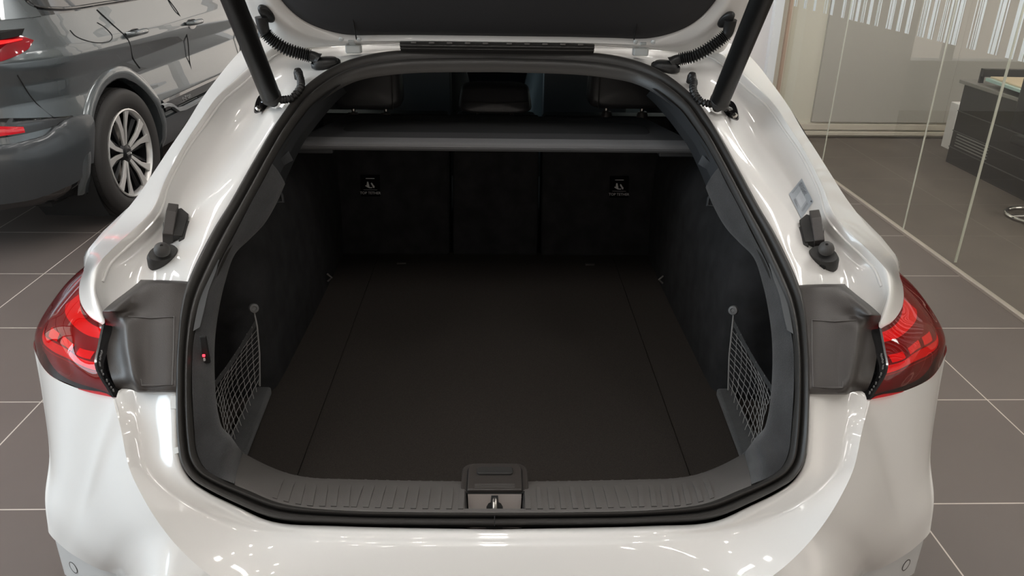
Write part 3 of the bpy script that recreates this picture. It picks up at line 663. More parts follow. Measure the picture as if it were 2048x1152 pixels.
car.part('windscreen', MB().grid([[Vector((x, 4.02, 1.42)), Vector((x*1.15, 4.65, 1.05))] for x in (-.6, -.3, 0, .3, .6)]), CABGLASS)
car.part('headliner', MB().grid([[Vector((x, y, lin([(2.08, 1.298), (2.3, 1.325), (4.1, 1.375)], y))) for y in (2.08, 2.3, 3.0, 4.0)] for x in (-.62, 0, .62)]), LEATHERG)
for sg in (1, -1):
    car.part('cabin_side', MB().grid([[Vector((sg*.72, y, .4)), Vector((sg*.70, y, 1.02))] for y in (2.4, 3.2, 4.4)]), LEATHER)
    car.part('rear_pillar', MB().grid([[Vector((sg*.66, 2.2, .9)), Vector((sg*.56, 2.05, 1.28))], [Vector((sg*.68, 2.75, .9)), Vector((sg*.56, 2.75, 1.38))]]), TRIMG)
# --- black covers beside the opening
CVR = ((568, (1592, 1625, 1655, 1672, 1682, 1690), (-.025, -.025, -.025, -.025, -.03, -.04)),
       (573, (1594, 1625, 1655, 1673, 1684, 1694), (.004, .012, .014, .014, .006, -.02)),
       (590, (1598, 1628, 1662, 1685, 1700, 1714), (.012, .018, .020, .022, .020, -.012)),
       (612, (1603, 1630, 1667, 1700, 1724, 1742), (.014, .018, .018, .022, .030, .0)),
       (630, (1606, 1631, 1670, 1710, 1738, 1761), (.014, .018, .016, .012, .034, .016)),
       (634, (1606, 1631, 1670, 1712, 1738, 1762), (.014, .018, .016, .012, .026, .008)),
       (656, (1609, 1632, 1674, 1716, 1733, 1756), (.014, .018, .015, .026, -.002, -.016)),
       (695, (1611, 1632, 1674, 1713, 1730, 1755), (.014, .018, .014, .028, -.004, -.018)),
       (735, (1612, 1632, 1674, 1706, 1723, 1750), (.014, .018, .012, .028, -.004, -.018)),
       (764, (1612, 1632, 1674, 1700, 1716, 1742), (.014, .018, .012, .024, -.004, -.016)),
       (785, (1613, 1632, 1672, 1693, 1702, 1732), (.012, .016, .010, .008, -.03, -.04)),
       (789, (1613, 1632, 1672, 1691, 1698, 1728), (-.02, -.02, -.02, -.03, -.05, -.06)))
CV = [[CA.curve(u, v, PROF, o) for u, o in zip(us, offs)] for v, us, offs in CVR]
G = surf([list(r) for r in zip(*CV)], 4, 5, crease=(3,))
EL = [(1623, 640), (1670, 641), (1712, 638)], [(1626, 773), (1655, 775), (1684, 775), (1685, 764), (1699, 763)]
for sg in (1, -1):
    g = G if sg > 0 else mir(G)
    cv = car.part('lamp_access_cover', MB().grid(g), PLASTIC, angle=45)
    # inset lid outline
    ol = [(1712, 640), (1668, 643), (1624, 640), (1624, 700), (1626, 774), (1655, 775), (1685, 775), (1686, 764), (1697, 763)]
    P = [P3(CA.curve(u, v, PROF, .0195 if u < 1640 else .0175), sg) for u, v in ol]
    car.part('lid_edge', MB().tube(P, .0011, 6), SILL, parent=cv)
# --- stop buffers and tailgate rests on the gutter
def nprof(y): s = (lin(PROF, y+.05)-lin(PROF, y-.05))/.1; return Vector((0, -s, 1)).normalized()
for sg, uv in ((1, (1646, 520)), (-1, (327, 517))):
    c = CA.curve(*uv, PROF, -.028); n = (nprof(c.y)+Vector((-sg*.25, 0, 0))).normalized(); ax = Vector((sg*.7, -.7, 0))
    M = basis(c, ax, n)
    G = []
    for k in range(25):
        an = 2*PI*k/24; x, y = .031*math.cos(an), .022*math.sin(an)
        G.append([M@Vector((x, y, -.012)), M@Vector((x*1.0, y, .012)), M@Vector((x*.88, y*.88, .020)), M@Vector((0, 0, .021))])
    bf = car.part('stop_buffer', MB().grid(G), PLASTICM, angle=50)
    k = -1
    M2 = basis(c+n*.020+(M.to_3x3()@Vector((.002, .004, 0))), ax, n)
    car.part('rubber_knob', MB().lathe([(.008, -.004), (.009, .004), (.0145, .008), (.0155, .014), (.0135, .021), (.008, .026), (.003, .0275), (.002, .024), (.0001, .024)], 28, M2), mat('knob_rubber', (.055, .052, .05), .6), parent=bf)
    car.part('screw_hole', MB().lathe([(.0001, .002), (.0065, .002), (.0065, -.004)], 20, basis(c+(M.to_3x3()@Vector((.008, -.0205, .006))), ax, M.to_3x3()@Vector((.2, -1, .25)))), GAP, parent=bf)
for sg, uv in ((1, (1620, 470)), (-1, (355, 458))):
    c = CA.curve(*uv, PROF, -.028); n = Vector((-sg*.30, -.45, .85)).normalized(); ax = Vector((sg*.10, .85, .45))
    M = basis(c, ax, n)
    if sg < 0: M = M@Matrix.Scale(-1, 4, (0, 1, 0))
    mb = MB().prism([Vector(p) for p in ((-.036, -.020, -.012), (-.034, .014, -.012), (.026, .018, -.012), (.040, .002, -.012), (.026, -.020, -.012))], (0, 0, .034), M)
    wr = car.part('tailgate_rest', mb, PLASTICM, bevel=.0015)
    mb = MB().prism([Vector(p) for p in ((-.038, -.023, -.01), (-.038, -.023, .026), (.010, -.023, .042), (.040, -.023, .032), (.032, -.023, -.01))], (0, .020, 0), M)
    car.part('rest_wedge', mb, PLASTIC, parent=wr, bevel=.0015)
    mb = MB().prism([Vector(p) for p in ((-.042, .008, -.012), (-.034, .032, -.012), (.006, .032, -.012), (.014, .012, -.012))], (0, 0, .030), M)
    car.part('rest_lug', mb, PLASTICM, parent=wr, bevel=.0015)
    car.part('rest_hole', MB().lathe([(.0001, .0005), (.006, .0005), (.006, -.002)], 18, M@basis((.006, -.0238, .018), (1, 0, 0), (0, -1, 0))), GAP, parent=wr)
    car.part('rest_groove', MB().prism([M@Vector(p) for p in ((-.020, -.0238, .0), (-.017, -.0238, .0), (-.013, -.0238, .033), (-.016, -.0238, .033))], M.to_3x3()@Vector((0, -.0006, 0))), GAP, parent=wr)
# paper sticker in the right gutter (pale label with rows of print)
def suv_(a, b):
    u = (1604*(1-a)+1627*a)*(1-b)+(1577*(1-a)+1602*a)*b; v = (357*(1-a)+404*a)*(1-b)+(389*(1-a)+438*a)*b; return u, v
def spt(a, b, o): p, n = hit('shell', *suv_(a, b)); return p+n*o
def spatch_(a0, a1, b0, b1, o, na=2, nb=2): return MB().grid([[spt(a0+(a1-a0)*i/na, b0+(b1-b0)*j/nb, o) for j in range(nb+1)] for i in range(na+1)])
stk = car.part('paper_sticker', spatch_(0, 1, 0, 1, .0012, 8, 8), STICK, label='grey information sticker')
car.part('sticker_field', spatch_(.30, .72, .32, .78, .0016, 4, 4), STICKW, parent=stk)
ink = MB(); rnd = random.Random(2)
def ib(a0, a1, b0, b1):
    q = spatch_(a0, a1, b0, b1, .0018, 1, 1); ink.add(q.v, q.f)
for k in range(7):
    a = .06
    while a < .55:
        w = rnd.uniform(.01, .03)
        if rnd.random() < .8: ib(a, a+w, .08+.035*k, .08+.035*k+.022)
        a += w+.012
for k in range(5):
    b = .34
    while b < .80:
        w = rnd.uniform(.015, .05); ib(.06+.03*k if k < 2 else .80+.03*(k-2), (.06+.03*k if k < 2 else .80+.03*(k-2))+.012, b, b+w); b += w+.02
for k in range(4): ib(.30, .30+.07*(k+2), .83+.03*k, .84+.03*k)
ib(.90, .96, .06, .12)
car.part('sticker_print', ink, INK, parent=stk, angle=10)
for uvs in (((341, 792), (354, 792), (354, 818), (341, 818)), ((346, 897), (356, 894), (357, 906), (349, 909))):
    P = []
    for u, v in uvs: P.append(CA.curve(u, v, PROF, .0035))
    car.part('paper_tab', MB().prism(P, (0, 0, .0006)), mat('paper_white', (.85, .88, .88), .6))
#@@STICK
# --- tail lights
LC = [[(1762, 657, 'Y', 1.285), (1770, 700, 'Y', 1.250), (1775, 738, 'Y', 1.222), (1741, 799, 'Y', 1.188)],
      [(1786, 643, 'Y', 1.320), (1812, 690, 'Y', 1.275), (1818, 728, 'Y', 1.245), (1785, 790, 'Y', 1.215)],
      [(1801, 626, 'Y', 1.360), (1845, 668, 'Y', 1.330), (1850, 710, 'Y', 1.300), (1828, 775, 'Y', 1.262)],
      [(1807, 602, 'Y', 1.405), (1866, 648, 'Y', 1.400), (1877, 695, 'Y', 1.350), (1865, 753, 'Y', 1.315)],
      [(1806, 572, 'Y', 1.465), (1864, 628, 'Y', 1.460), (1890, 680, 'Y', 1.405), (1887, 718, 'Y', 1.385)],
      [(1797, 546, 'Y', 1.53), (1835, 580, 'Y', 1.545), (1880, 650, 'Y', 1.475), (1893, 692, 'Y', 1.42)],
      [('p', .925, 1.64, .925), ('p', .945, 1.68, .90), ('p', .955, 1.68, .875), ('p', .958, 1.60, .845)]]
LP = [[pt(e) for e in c] for c in LC]
GL = surf([list(r) for r in zip(*LP)], 8, 8)     # GL[s][t]
def LGp(s, t, d=0):
    a, b = s*(len(GL)-1), t*(len(GL[0])-1); i, j = int(min(a, len(GL)-2)), int(min(b, len(GL[0])-2)); fa, fb = a-i, b-j
    p = (GL[i][j]*(1-fa)+GL[i+1][j]*fa)*(1-fb)+(GL[i][j+1]*(1-fa)+GL[i+1][j+1]*fa)*fb
    n = (GL[i+1][j]-GL[i][j]).cross(GL[i][j+1]-GL[i][j]).normalized()
    if n.dot(p-Vector((.3, 2.2, .9))) < 0: n = -n
    return p+n*d
def lpatch(sg, s0, s1, t0, t1, d, ns=10, ntt=4, th=.004, skew=0):
    G = []
    for i in range(ns+1):
        r_ = []
        for j in range(ntt+1):
            s = s0+(s1-s0)*i/ns; t = (t0(s) if callable(t0) else t0)*(1-j/ntt)+(t1(s) if callable(t1) else t1)*j/ntt
            r_.append(P3(LGp(s+skew*(j/ntt), t, d), sg))
        G.append(r_)
    return MB().grid(G)
for sg in (1, -1):
    lens = car.part('tail_light', MB().grid(GL if sg > 0 else mir(GL)), LENSR, angle=60, label='red glossy wrap-around tail light')
    car.part('lamp_housing', lpatch(sg, 0, 1, 0, 1, -.016, 24, 16), LAMPD, parent=lens)
    car.part('light_bar', lpatch(sg, .03, .74, .60, .74, -.013, 16, 3), LAMPR, parent=lens)
    car.part('light_bar', lpatch(sg, .0, .62, .05, .19, -.013, 16, 3), LAMPR, parent=lens)
    for s0 in (.05, .215, .375): car.part('light_element', lpatch(sg, s0, s0+.12, .40+.0*s0, .56, -.012, 4, 3, skew=.02), LAMPR, parent=lens)
    car.part('light_rim', lpatch(sg, .0, .93, .755, .77, -.010, 20, 1), mat('lamp_copper', (.45, .10, .06), .3), parent=lens)
    # inner edge frame: gloss black strip with moulded marks
    G = []
    for t in [k/14 for k in range(15)]:
        p = LGp(0, t, 0); dx = .016 if t < .8 else .020
        G.append([P3(p+Vector((.001, 0, .0)), sg), P3(p+Vector((-.003, .0, .0)), sg), P3(p+Vector((-dx*.6, .008, -.006)), sg), P3(p+Vector((-dx, .016, -.014)), sg), P3(p+Vector((-dx-.004, .03, -.04)), sg)])
    ef = car.part('lamp_frame', MB().grid(G), GLOSSK, parent=lens, angle=40)
    tx = MB()
    for k in range(16):
        if k in (5, 8, 11): continue
        t = .42+.034*k; p = LGp(0, t, 0)+Vector((-.0075, .0025, -.0015)); tx.box(P3(p, sg), (.0022, .0018, .0035 if k % 3 else .006))
    car.part('lamp_marking', tx, mat('mark_grey', (.22, .22, .22), .5), parent=lens)
    # red glass edge inside
# --- tailgate
GO = Vector((0, 2.10, 1.372)); GD = Vector((0, -.50, .866)); GN = Vector((0, -.866, -.5))
def gp(u, v, off=0):
    o = GO+GN*off; d = CA.ray(u, v); t = (o-CA.c).dot(GN)/d.dot(GN); return CA.c+d*t
def gl(x, s, off=0): return GO+Vector((x, 0, 0))+GD*s+GN*off
def gs(p): return (p-GO).dot(GD)
edge = [(994, 88), (1150, 90), (1250, 96), (1340, 103), (1418, 108), (1446, 104), (1462, 80), (1480, 50), (1492, 22), (1506, -10)]
E_ = [gp(u, v, .02) for u, v in edge]; E_[0].x = 0
xe = E_[-1].x; se = gs(E_[-1])
E_ += [gl(xe+.06, se+.12, .02), gl(xe+.16, se+.4, .02), gl(xe+.15, se+.75, .02), gl(xe+.02, se+.95, .02), gl(.4, se+1.0, .02), gl(0, se+1.02, .02)]
Ln = [(994, 74), (1150, 76), (1230, 78), (1292, 79), (1335, 71), (1372, 57), (1398, 40), (1420, 18), (1437, -6), (1450, -40)]
L_ = [gp(u, v, .035) for u, v in Ln]; L_[0].x = 0
xl, sl = L_[-1].x, gs(L_[-1])
L_ += [gl(xl+.03, sl+.1, .035), gl(xl+.10, sl+.3, .035), gl(xl+.10, sl+.6, .035), gl(xl, sl+.78, .035), gl(.3, sl+.84, .035), gl(0, sl+.86, .035)]
mid1 = [a.lerp(b, .25)+GN*.012 for a, b in zip(L_, E_)]; mid2 = [a.lerp(b, .7)+GN*.004 for a, b in zip(L_, E_)]
wall = [p-GN*.03 for p in E_]; wall2 = [p-GN*.055+Vector((-p.x*.03, 0, 0)) for p in E_]
G = surf([[p-GN*.02 for p in L_], L_, mid1, mid2, E_, wall, wall2], 5, 4, crease=(1, 4))
gate = sym('tailgate', G, WHITE, angle=50)
ctr = [gl(0, s_, -.035) for s_ in [gs(p) for p in wall2]]
sym('tailgate_skin', surf([wall2, [Vector((p.x*.5, p.y, p.z))-GN*.03 for p in wall2], [Vector((0, p.y, p.z))-GN*.035 for p in wall2]], 4, 3), WHITE, angle=50, parent=gate)
in1 = [a.lerp(gl(0, sl+.3, .05), .06)+GN*.012 for a in L_]; in2 = [a.lerp(gl(0, sl+.3, .05), .5)+GN*.014 for a in L_]; in3 = [gl(0, sl+.3, .055) for a in L_]
L0_ = [p-GN*.004 for p in L_]
for r in (in1, in2): r[0].x = 0; r[-1].x = 0
sym('liner_panel', surf([L0_, in1, in2, in3], 5, 4), LINER, angle=50, parent=gate)
for sg, u in ((1, 1268), (-1, 713)):
    a, b = gp(u, 79, .051), gp(u-sg*6, -30, .0512); b.x = a.x
    car.part('panel_joint', MB().tube([a, b], .0016, 6), GAP, parent=gate)
# ribbed black buffer strip and white beads at the gate foot
mb = MB(); p0, p1 = gp(994, 85, .045), gp(994, 105, .045)
for sg in (1, -1):
    w = gp(1187, 98, .04).x
G = [[Vector((x, p.y, p.z)) for p in (gp(994, 84, .03), gp(994, 87, .05), gp(994, 96, .052), gp(994, 107, .046), gp(994, 109, .02))] for x in (-w, -w*.5, 0, w*.5, w)]
bs = car.part('buffer_strip', MB().grid(G), PLASTICM, parent=gate, label='black ribbed strip')
g = MB()
for k in range(2): g.tube([Vector((x, gp(994, 93+6*k, .053).y, gp(994, 93+6*k, .053).z)) for x in (-w, 0, w)], .0022, 6)
car.part('strip_rib', g, RUBBER, parent=gate)
for sg in (1, -1):
    for k in range(5):
        x = sg*(.02+.036*k*1.25); c = gp(994, 87, .052)
        car.part('buffer_clip', MB().box((x+.01*sg, c.y, c.z), (.014, .004, .004)), SILL, parent=gate, bevel=.001)
# hinges
for sg, (u, v) in ((1, (1279, 100)), (-1, (709, 95))):
    c = CA.curve(u, v+10, PROF, .0); n = nprof(c.y)
    hg = car.part('hinge', MB().prism([c+Vector((dx, dy, 0)) for dx, dy in ((-.019, -.022), (.019, -.022), (.021, -.006), (.013, .014), (-.013, .014), (-.021, -.006))], (0, 0, .020)), HINGE, bevel=.004, label='pale grey hinge')
    t_ = gp(u, v-12, .05)
    car.part('hinge_arm', MB().prism([c+Vector((-.008, 0, .012)), c+Vector((.008, 0, .012)), Vector((c.x+.008, t_.y, t_.z)), Vector((c.x-.008, t_.y, t_.z))], (0, .012, .004)), HINGE, parent=hg, bevel=.002)
    car.part('hinge_bolt', MB().lathe([(.0001, .005), (.005, .004), (.006, 0)], 12, basis(Vector((c.x-.022, t_.y-.004, t_.z+.006)), (1, 0, 0), GN)).lathe([(.0001, .005), (.005, .004), (.006, 0)], 12, basis(Vector((c.x+.022, t_.y-.004, t_.z+.006)), (1, 0, 0), GN)), HINGE, parent=hg)
# drip channel lines on the gate foot
# powered struts
for sg, (u0, v0, u1, v1) in ((1, (1438, 206, 1526, -8)), (-1, (543, 196, 462, -8))):
    a = CA.curve(u0, v0, PROF, .02); b = CA.Y(u1, v1, a.y-.20); d = (b-a); b2 = a+d*2.6
    n = 40
    st_ = car.part('strut', MB().tube([a, a+d*.02, a+d*1.6], lambda f: .0225, 32), mat('strut_black', (.007, .007, .007), .42), angle=50)
    car.part('strut_rod', MB().tube([a+d*1.55, b2], .008, 16), STEEL, parent=st_)
    e = d.normalized()
    car.part('strut_cap', MB().lathe([(.0001, -.022), (.010, -.021), (.0125, -.016), (.013, -.010), (.020, -.004), (.0232, .0), (.0236, .012), (.0225, .014)], 32, basis(a, (1, 0, 0), e)), PLASTICM, parent=st_)
    bc = CA.curve(*((1462, 222) if sg > 0 else (524, 208)), PROF, -.012); nn = (nprof(bc.y)+Vector((-sg*.8, -.3, 0))).normalized(); ax = Vector((sg*.25, -.55, -.35))
    M = basis(bc, ax, nn); G = []
    for k in range(25):
        an = 2*PI*k/24; x = .034*math.cos(an); y = .0135*math.sin(an)*(1.15-.5*math.cos(an))
        G.append([M@Vector((x, y, -.003)), M@Vector((x, y, .003)), M@Vector((0, 0, .0032))])
    bk_ = car.part('strut_bracket', MB().grid(G), GLOSSK, angle=40)
    car.part('bracket_bolt', MB().lathe([(.0001, .008), (.005, .008), (.0065, .006), (.0075, .003)], 6, M@Matrix.Translation((.022, 0, 0))), STEEL, parent=bk_, angle=20)
    car.part('ball_joint', MB().tube([bc+nn*.002, bc.lerp(a-e*.012, .5)+nn*.008, a-e*.012], .0075, 14).tube([M@Vector((-.012, .004, .004)), M@Vector((-.012, .004, .014))], .006, 12), GLOSSK, parent=bk_)
    # small corrugated sleeve
    if sg > 0: pth = [(1428, 208), (1415, 207), (1402, 203), (1393, 194), (1387, 182), (1386, 172), (1388, 165), (1384, 156)]
    else: pth = [(562, 200), (572, 199), (584, 196), (594, 186), (601, 175), (602, 165), (600, 155), (596, 148)]
    P = [CA.curve(u, v, PROF, .018+.012*math.sin(PI*i/7)) for i, (u, v) in enumerate(pth)]; P = catmull(P, 14)
    N_ = len(P)
    car.part('cable_sleeve', MB().tube(P, lambda f: .0076+.0020*math.sin(f*2*PI*15), 12), BLACKR, angle=80)
    g0 = P[-1]
    car.part('sleeve_grommet', MB().lathe([(.0001, .014), (.008, .012), (.011, .004), (.0115, -.012)], 20, basis(g0+Vector((0, .004, 0)), (1, 0, 0), nprof(g0.y))), BLACKR)
    # large corrugated harness tube
    if sg > 0: pth = [(1342, 127), (1352, 121), (1366, 117), (1385, 113), (1407, 103), (1427, 90), (1444, 77), (1455, 66), (1459, 52), (1461, 40)]
    else: pth = [(637, 120), (627, 114), (613, 110), (594, 105), (571, 97), (550, 84), (536, 72), (529, 62), (525, 48), (523, 34)]
    Ya = CA.curve(*pth[0], PROF, .012).y; Yb = gp(*pth[-1], .05).y; n_ = len(pth)-1
    P = [CA.Y(u, v, Ya+(Yb-Ya)*(i/n_)**1.3) for i, (u, v) in enumerate(pth)]
    P = catmull(P, 20); rib_ = P[30:-44]
    tb = car.part('harness_tube', MB().tube(catmull(rib_, 3), lambda f: .0138+.0030*math.sin(f*2*PI*22), 18), BLACKR, angle=80)
    car.part('tube_boot', MB().tube(P[:34], lambda f: .0155-.003*f+.008*max(0, .35-f), 18), BLACKR, parent=tb)
    car.part('tube_boot', MB().tube(P[-48:], lambda f: .0130+.003*f, 18), BLACKR, parent=tb)
    gg = CA.curve(*((1331, 134) if sg > 0 else (652, 127)), PROF, .004); M = basis(gg, (sg*1, -.35, 0), nprof(gg.y)); G = []
    for k in range(33):
        an = 2*PI*k/32; x, y = .037*math.cos(an), .022*math.sin(an)
        G.append([M@Vector((x, y, -.006)), M@Vector((x, y, .004)), M@Vector((x*.94, y*.9, .006)), M@Vector((x*.9, y*.86, .003)), M@Vector((x*.75, y*.7, .012)), M@Vector((0, 0, .016))])
    car.part('tube_grommet', MB().grid(G), BLACKR, parent=tb, angle=60)
    ga, gb = gp(*((1437, 54) if sg > 0 else (547, 44)), .045), gp(*((1468, 24) if sg > 0 else (518, 10)), .045)
    M = basis((ga+gb)/2, gb-ga, GN+Vector((-sg*.5, 0, 0))); L_g = (gb-ga).length/2; G = []
    for k in range(33):
        an = 2*PI*k/32; x, y = L_g*math.cos(an), .014*math.sin(an)
        G.append([M@Vector((x, y, -.004)), M@Vector((x, y, .005)), M@Vector((x*.8, y*.7, .008)), M@Vector((0, 0, .009))])
    car.part('tube_grommet', MB().grid(G), BLACKR, parent=tb, angle=60)
# warning lamp in the left trim
c = CA.curve(410, 714, PROF, -.010)
car.part('release_slot', MB().box(c+Vector((.0, .006, .012)), (.012, .006, .055)), GAP, bevel=.002)
car.part('release_led', MB().box(c+Vector((-.001, -.002, .004)), (.004, .003, .004)), mat('red_led', (.8, .02, .03), .4, emit=((1, .03, .05), 2.5)))
car.part('release_mark', MB().box(c+Vector((-.001, -.002, -.004)), (.003, .003, .005)), PRINT)
# --- luggage cover (lifts out)
SH0 = CA.Y(1391, 303, 1.965); lc = Thing('luggage_cover', 'grey fabric luggage cover lying across the top of the boot', 'luggage cover', CA, (0, 2.1, SH0.z))
hw = SH0.x; zs = SH0.z
top_ = []
for (w, y, z) in ((hw, 1.962, zs-.004), (hw, 1.955, zs+.004), (hw-.001, 1.957, zs+.016), (hw-.002, 1.966, zs+.022), (hw-.010, 1.975, zs+.026), (hw-.022, 2.0, zs+.026), (hw-.035, 2.06, zs+.025), (hw-.055, 2.16, zs+.021), (hw-.085, 2.29, zs+.016), (hw-.088, 2.33, zs+.0)):
    top_.append([Vector((x, y, z)) for x in (-w, -w*.93, -w*.5, 0, w*.5, w*.93, w)])
G = surf(top_[:5], 4, 3); b_ = MB().grid(G); b_.tube([Vector((-hw, 1.956, zs+.008)), Vector((hw, 1.956, zs+.008))], .0022, 8)
b_.grid([[Vector((x, 1.962, zs-.004)), Vector((x, 2.0, zs-.006))] for x in (-hw, hw)])
lc.part('front_rail', b_, SHELFE, angle=40)
G = surf(top_[4:], 4, 3); m2 = MB().grid(G)
m2.grid([[Vector((-hw, 1.97, zs-.006)), Vector((-hw+.085, 2.33, zs-.0)),], [Vector((hw, 1.97, zs-.006)), Vector((hw-.085, 2.33, zs))]])
for sg in (1, -1): m2.grid([[Vector((sg*hw, 1.962, zs-.006)), Vector((sg*(hw-.01), 1.975, zs+.026))], [Vector((sg*(hw-.085), 2.33, zs-.01)), Vector((sg*(hw-.088), 2.33, zs+.0))]])
lc.part('fabric', m2, SHELF, angle=40)
lc.part('recessed_panel', MB().prism(rr(0, 2.10, 1.60*hw, .15, .05, zs+.0225), (0, 0, .003)), mat('cover_dark', (.020, .021, .023), .85, bump=(900, .4)), bevel=.002)
for sg in (1, -1): lc.part('end_pin', MB().box((sg*(hw-.04), 2.0, zs-.012), (.10, .05, .012)), TRIMG, bevel=.003)
# --- luggage nets
def net(sg, hook, lab):
    t = Thing('cargo_net', lab, 'net', CA, (sg*.55, 1.4, FZ), 'nets in the side pockets of the boot')
    H = CA.Y(*hook[0], 1.50); q00 = CA.Y(*hook[1], 1.495); q01 = CA.Y(*hook[2], 1.475)   # top back, just under hook / bottom back
    q10 = CA.Y(*hook[3], 1.27); q11 = CA.Y(*hook[4], 1.255)
    def Q(a, b):
        p = (q00*(1-b)+q01*b)*(1-a)+(q10*(1-b)+q11*b)*a
        return p+Vector((sg*.02*math.sin(PI*a)*math.sin(PI*b), .015*math.sin(PI*b), -.006*math.sin(PI*a)))
    n = MB(); rnd = random.Random(9+sg)
    for k in range(11):
        a = k/10; P = [Q(a*(1), j/24)+Vector((rnd.uniform(-1, 1), rnd.uniform(-1, 1), 0))*.0011 for j in range(25)]; n.tube(P, .00085, 5)
    for k in range(1, 12):
        b = k/12; P = [Q(j/30, b+.004*math.sin(j/30*2*PI*5))+Vector((0, rnd.uniform(-1, 1), rnd.uniform(-1, 1)))*.0008 for j in range(31)]; n.tube(P, .0007 if sg < 0 else .00085, 5)
    for k in range(11):
        for l in range(1, 12): n.lathe([(.0001, .0016), (.0016, 0), (.0001, -.0016)], 6, Matrix.Translation(Q(k/10, l/12)))
    t.part('mesh', n, NETM)['kind'] = 'stuff'
    st_ = MB(); P = [Q(a/20, 0) for a in range(21)]; G = [[p, p+Vector((-sg*.002, .002, -.010)), p+Vector((sg*.001, .003, -.010)), p+Vector((sg*.001, .001, 0))] for p in P]; st_.grid(G, cv=True)
    t.part('strap', st_, STRAPM)
    t.part('elastic_cord', MB().tube([H, q00.lerp(H, .6), q00+Vector((-sg*.003, -.004, -.012)), q00.lerp(q01, .5)+Vector((-sg*.006, -.004, 0)), q01+Vector((-sg*.003, -.004, 0))], .0018, 8), NETM)
    c = H+Vector((0, .0, .004)); t.part('hook_disc', MB().lathe([(.0001, .004), (.004, .004), (.005, .006), (.0095, .005), (.0105, 0), (.0105, -.004)], 24, basis(c, (1, 0, 0), (-sg*.5, -.75, .3))), mat('hook_grey', (.09, .09, .09), .5))
net(1, ((1466, 624), (1468, 640), (1458, 778), (1548, 778), (1516, 912)), 'black luggage net hooked in the right side pocket of the boot')
net(-1, ((508, 620), (511, 640), (518, 770), (420, 775), (456, 905)), 'black luggage net hooked in the left side pocket of the boot')
# ------------------------------------------------------------------ dark grey SUV on the left
hb = WF.Z(262, 308, .38); SF = Frame(hb.x, hb.y, -math.radians(3.0))
suv = Thing('grey_suv', 'dark grey sport utility car parked on the left, seen from its rear wheel', 'car', SF, (-.95, 1.0, 0))
PLAN = [(4.05, -.75), (3.9, -.45), (3.6, -.2), (3.1, -.06), (2.2, 0), (1.2, 0), (.5, 0), (.0, 0), (-.25, -.006), (-.45, -.03), (-.60, -.085), (-.72, -.17), (-.80, -.30), (-.86, -.52), (-.89, -.95)]
PX = catmull([Vector((x, y, 0)) for y, x in PLAN], 6)
ZOFF = [(.26, -.07), (.36, -.02), (.45, .0), (.60, .004), (.68, -.008), (.80, -.022), (.90, -.010), (.97, .016), (1.01, .022), (1.05, .010), (1.10, -.022), (1.16, -.055), (1.20, -.075), (1.50, -.26), (1.58, -.36), (1.64, -.60), (1.66, -.95)]
def sdir(k):
    a = PX[max(k-1, 0)]; b = PX[min(k+1, len(PX)-1)]; t = (b-a).normalized(); n = Vector((-t.y, t.x, 0)); return n if n.x > 0 or n.y < 0 else -n
def sp3(k, z, d=0):
    """k fractional index along plan"""
    i = int(max(0, min(k, len(PX)-2))); f = k-i; p = PX[i].lerp(PX[i+1], f); n = sdir(i).lerp(sdir(i+1), f)
    # outward is +x on the side, -y at the rear
    if n.x < 0 and abs(n.x) > abs(n.y): n = -n
    if n.y > 0 and abs(n.y) > abs(n.x) and p.y < 0: n = -n
    o = lin(ZOFF, z)
    q = p+n*(o+d); q.x = max(q.x, -.95); q.z = z
    return q
def ky(y):
    for i in range(len(PX)-1):
        if PX[i].y >= y >= PX[i+1].y: return i+(PX[i].y-y)/(PX[i].y-PX[i+1].y+1e-9)
    return len(PX)-1
def sgrid(k0, k1, z0, z1, nk, nz, d=0, skip=None):
    G = [[sp3(k0+(k1-k0)*i/nk, z0+(z1-z0)*j/nz, d) for j in range(nz+1)] for i in range(nk+1)]
    mb = MB()
    if not skip: return mb.grid(G)
    fs = []
    for i in range(nk):
        for j in range(nz):
            c = (G[i][j]+G[i+1][j+1])/2
            if not skip(c): fs.append((i*(nz+1)+j, (i+1)*(nz+1)+j, (i+1)*(nz+1)+j+1, i*(nz+1)+j+1))
    return mb.add([p for r in G for p in r], fs)
AR = .455
def arch(c): return c.x > -.3 and (math.hypot(c.y-.02, c.z-.38) < AR or math.hypot(c.y-2.92, c.z-.38) < AR)
suv.part('body', sgrid(0, len(PX)-1, .40, 1.20, 320, 64, skip=arch), SLATE, angle=40)
def mirs(G): return [[Vector((-1.9-p.x, p.y, p.z)) for p in r] for r in G]
def roofp(x, y): q = (x+.95)/.62; return Vector((x, y, 1.635-.06*q*q-.02*max(0, y-1.6)-.05*max(0, .1-y)))
suv.part('roof', MB().grid([[roofp(-.95+.68*i/6, y) for y in (-.55, -.2, .4, 1.2, 2.0, 2.6)] for i in range(-6, 7)]), SLATE)
suv.part('rear_window', MB().grid([[Vector((-.95+wd*i/6, y, z)) for wd, y, z in ((.80, -.86, 1.16), (.76, -.76, 1.34), (.68, -.53, 1.575))] for i in range(-6, 7)]), DARKGLASS)
suv.part('windscreen', MB().grid([[Vector((-.95+wd*i/6, y, z)) for wd, y, z in ((.80, 3.35, 1.16), (.68, 2.58, 1.575))] for i in range(-6, 7)]), DARKGLASS)
suv.part('bonnet', MB().grid([[Vector((-.95+.88*i/6, y, z-.03*abs(i/6)**2)) for y, z in ((3.2, 1.22), (3.6, 1.18), (3.95, 1.10), (4.05, .95))] for i in range(-6, 7)]), SLATE)
suv.part('belt_deck', MB().box((-.95, 1.3, 1.14), (1.66, 4.1, .03)), GAP)
G = [[sp3(k, z) for z in (1.20, 1.35, 1.50)] for k in [ky(3.0)+(ky(-.70)-ky(3.0))*f/40 for f in range(41)]]
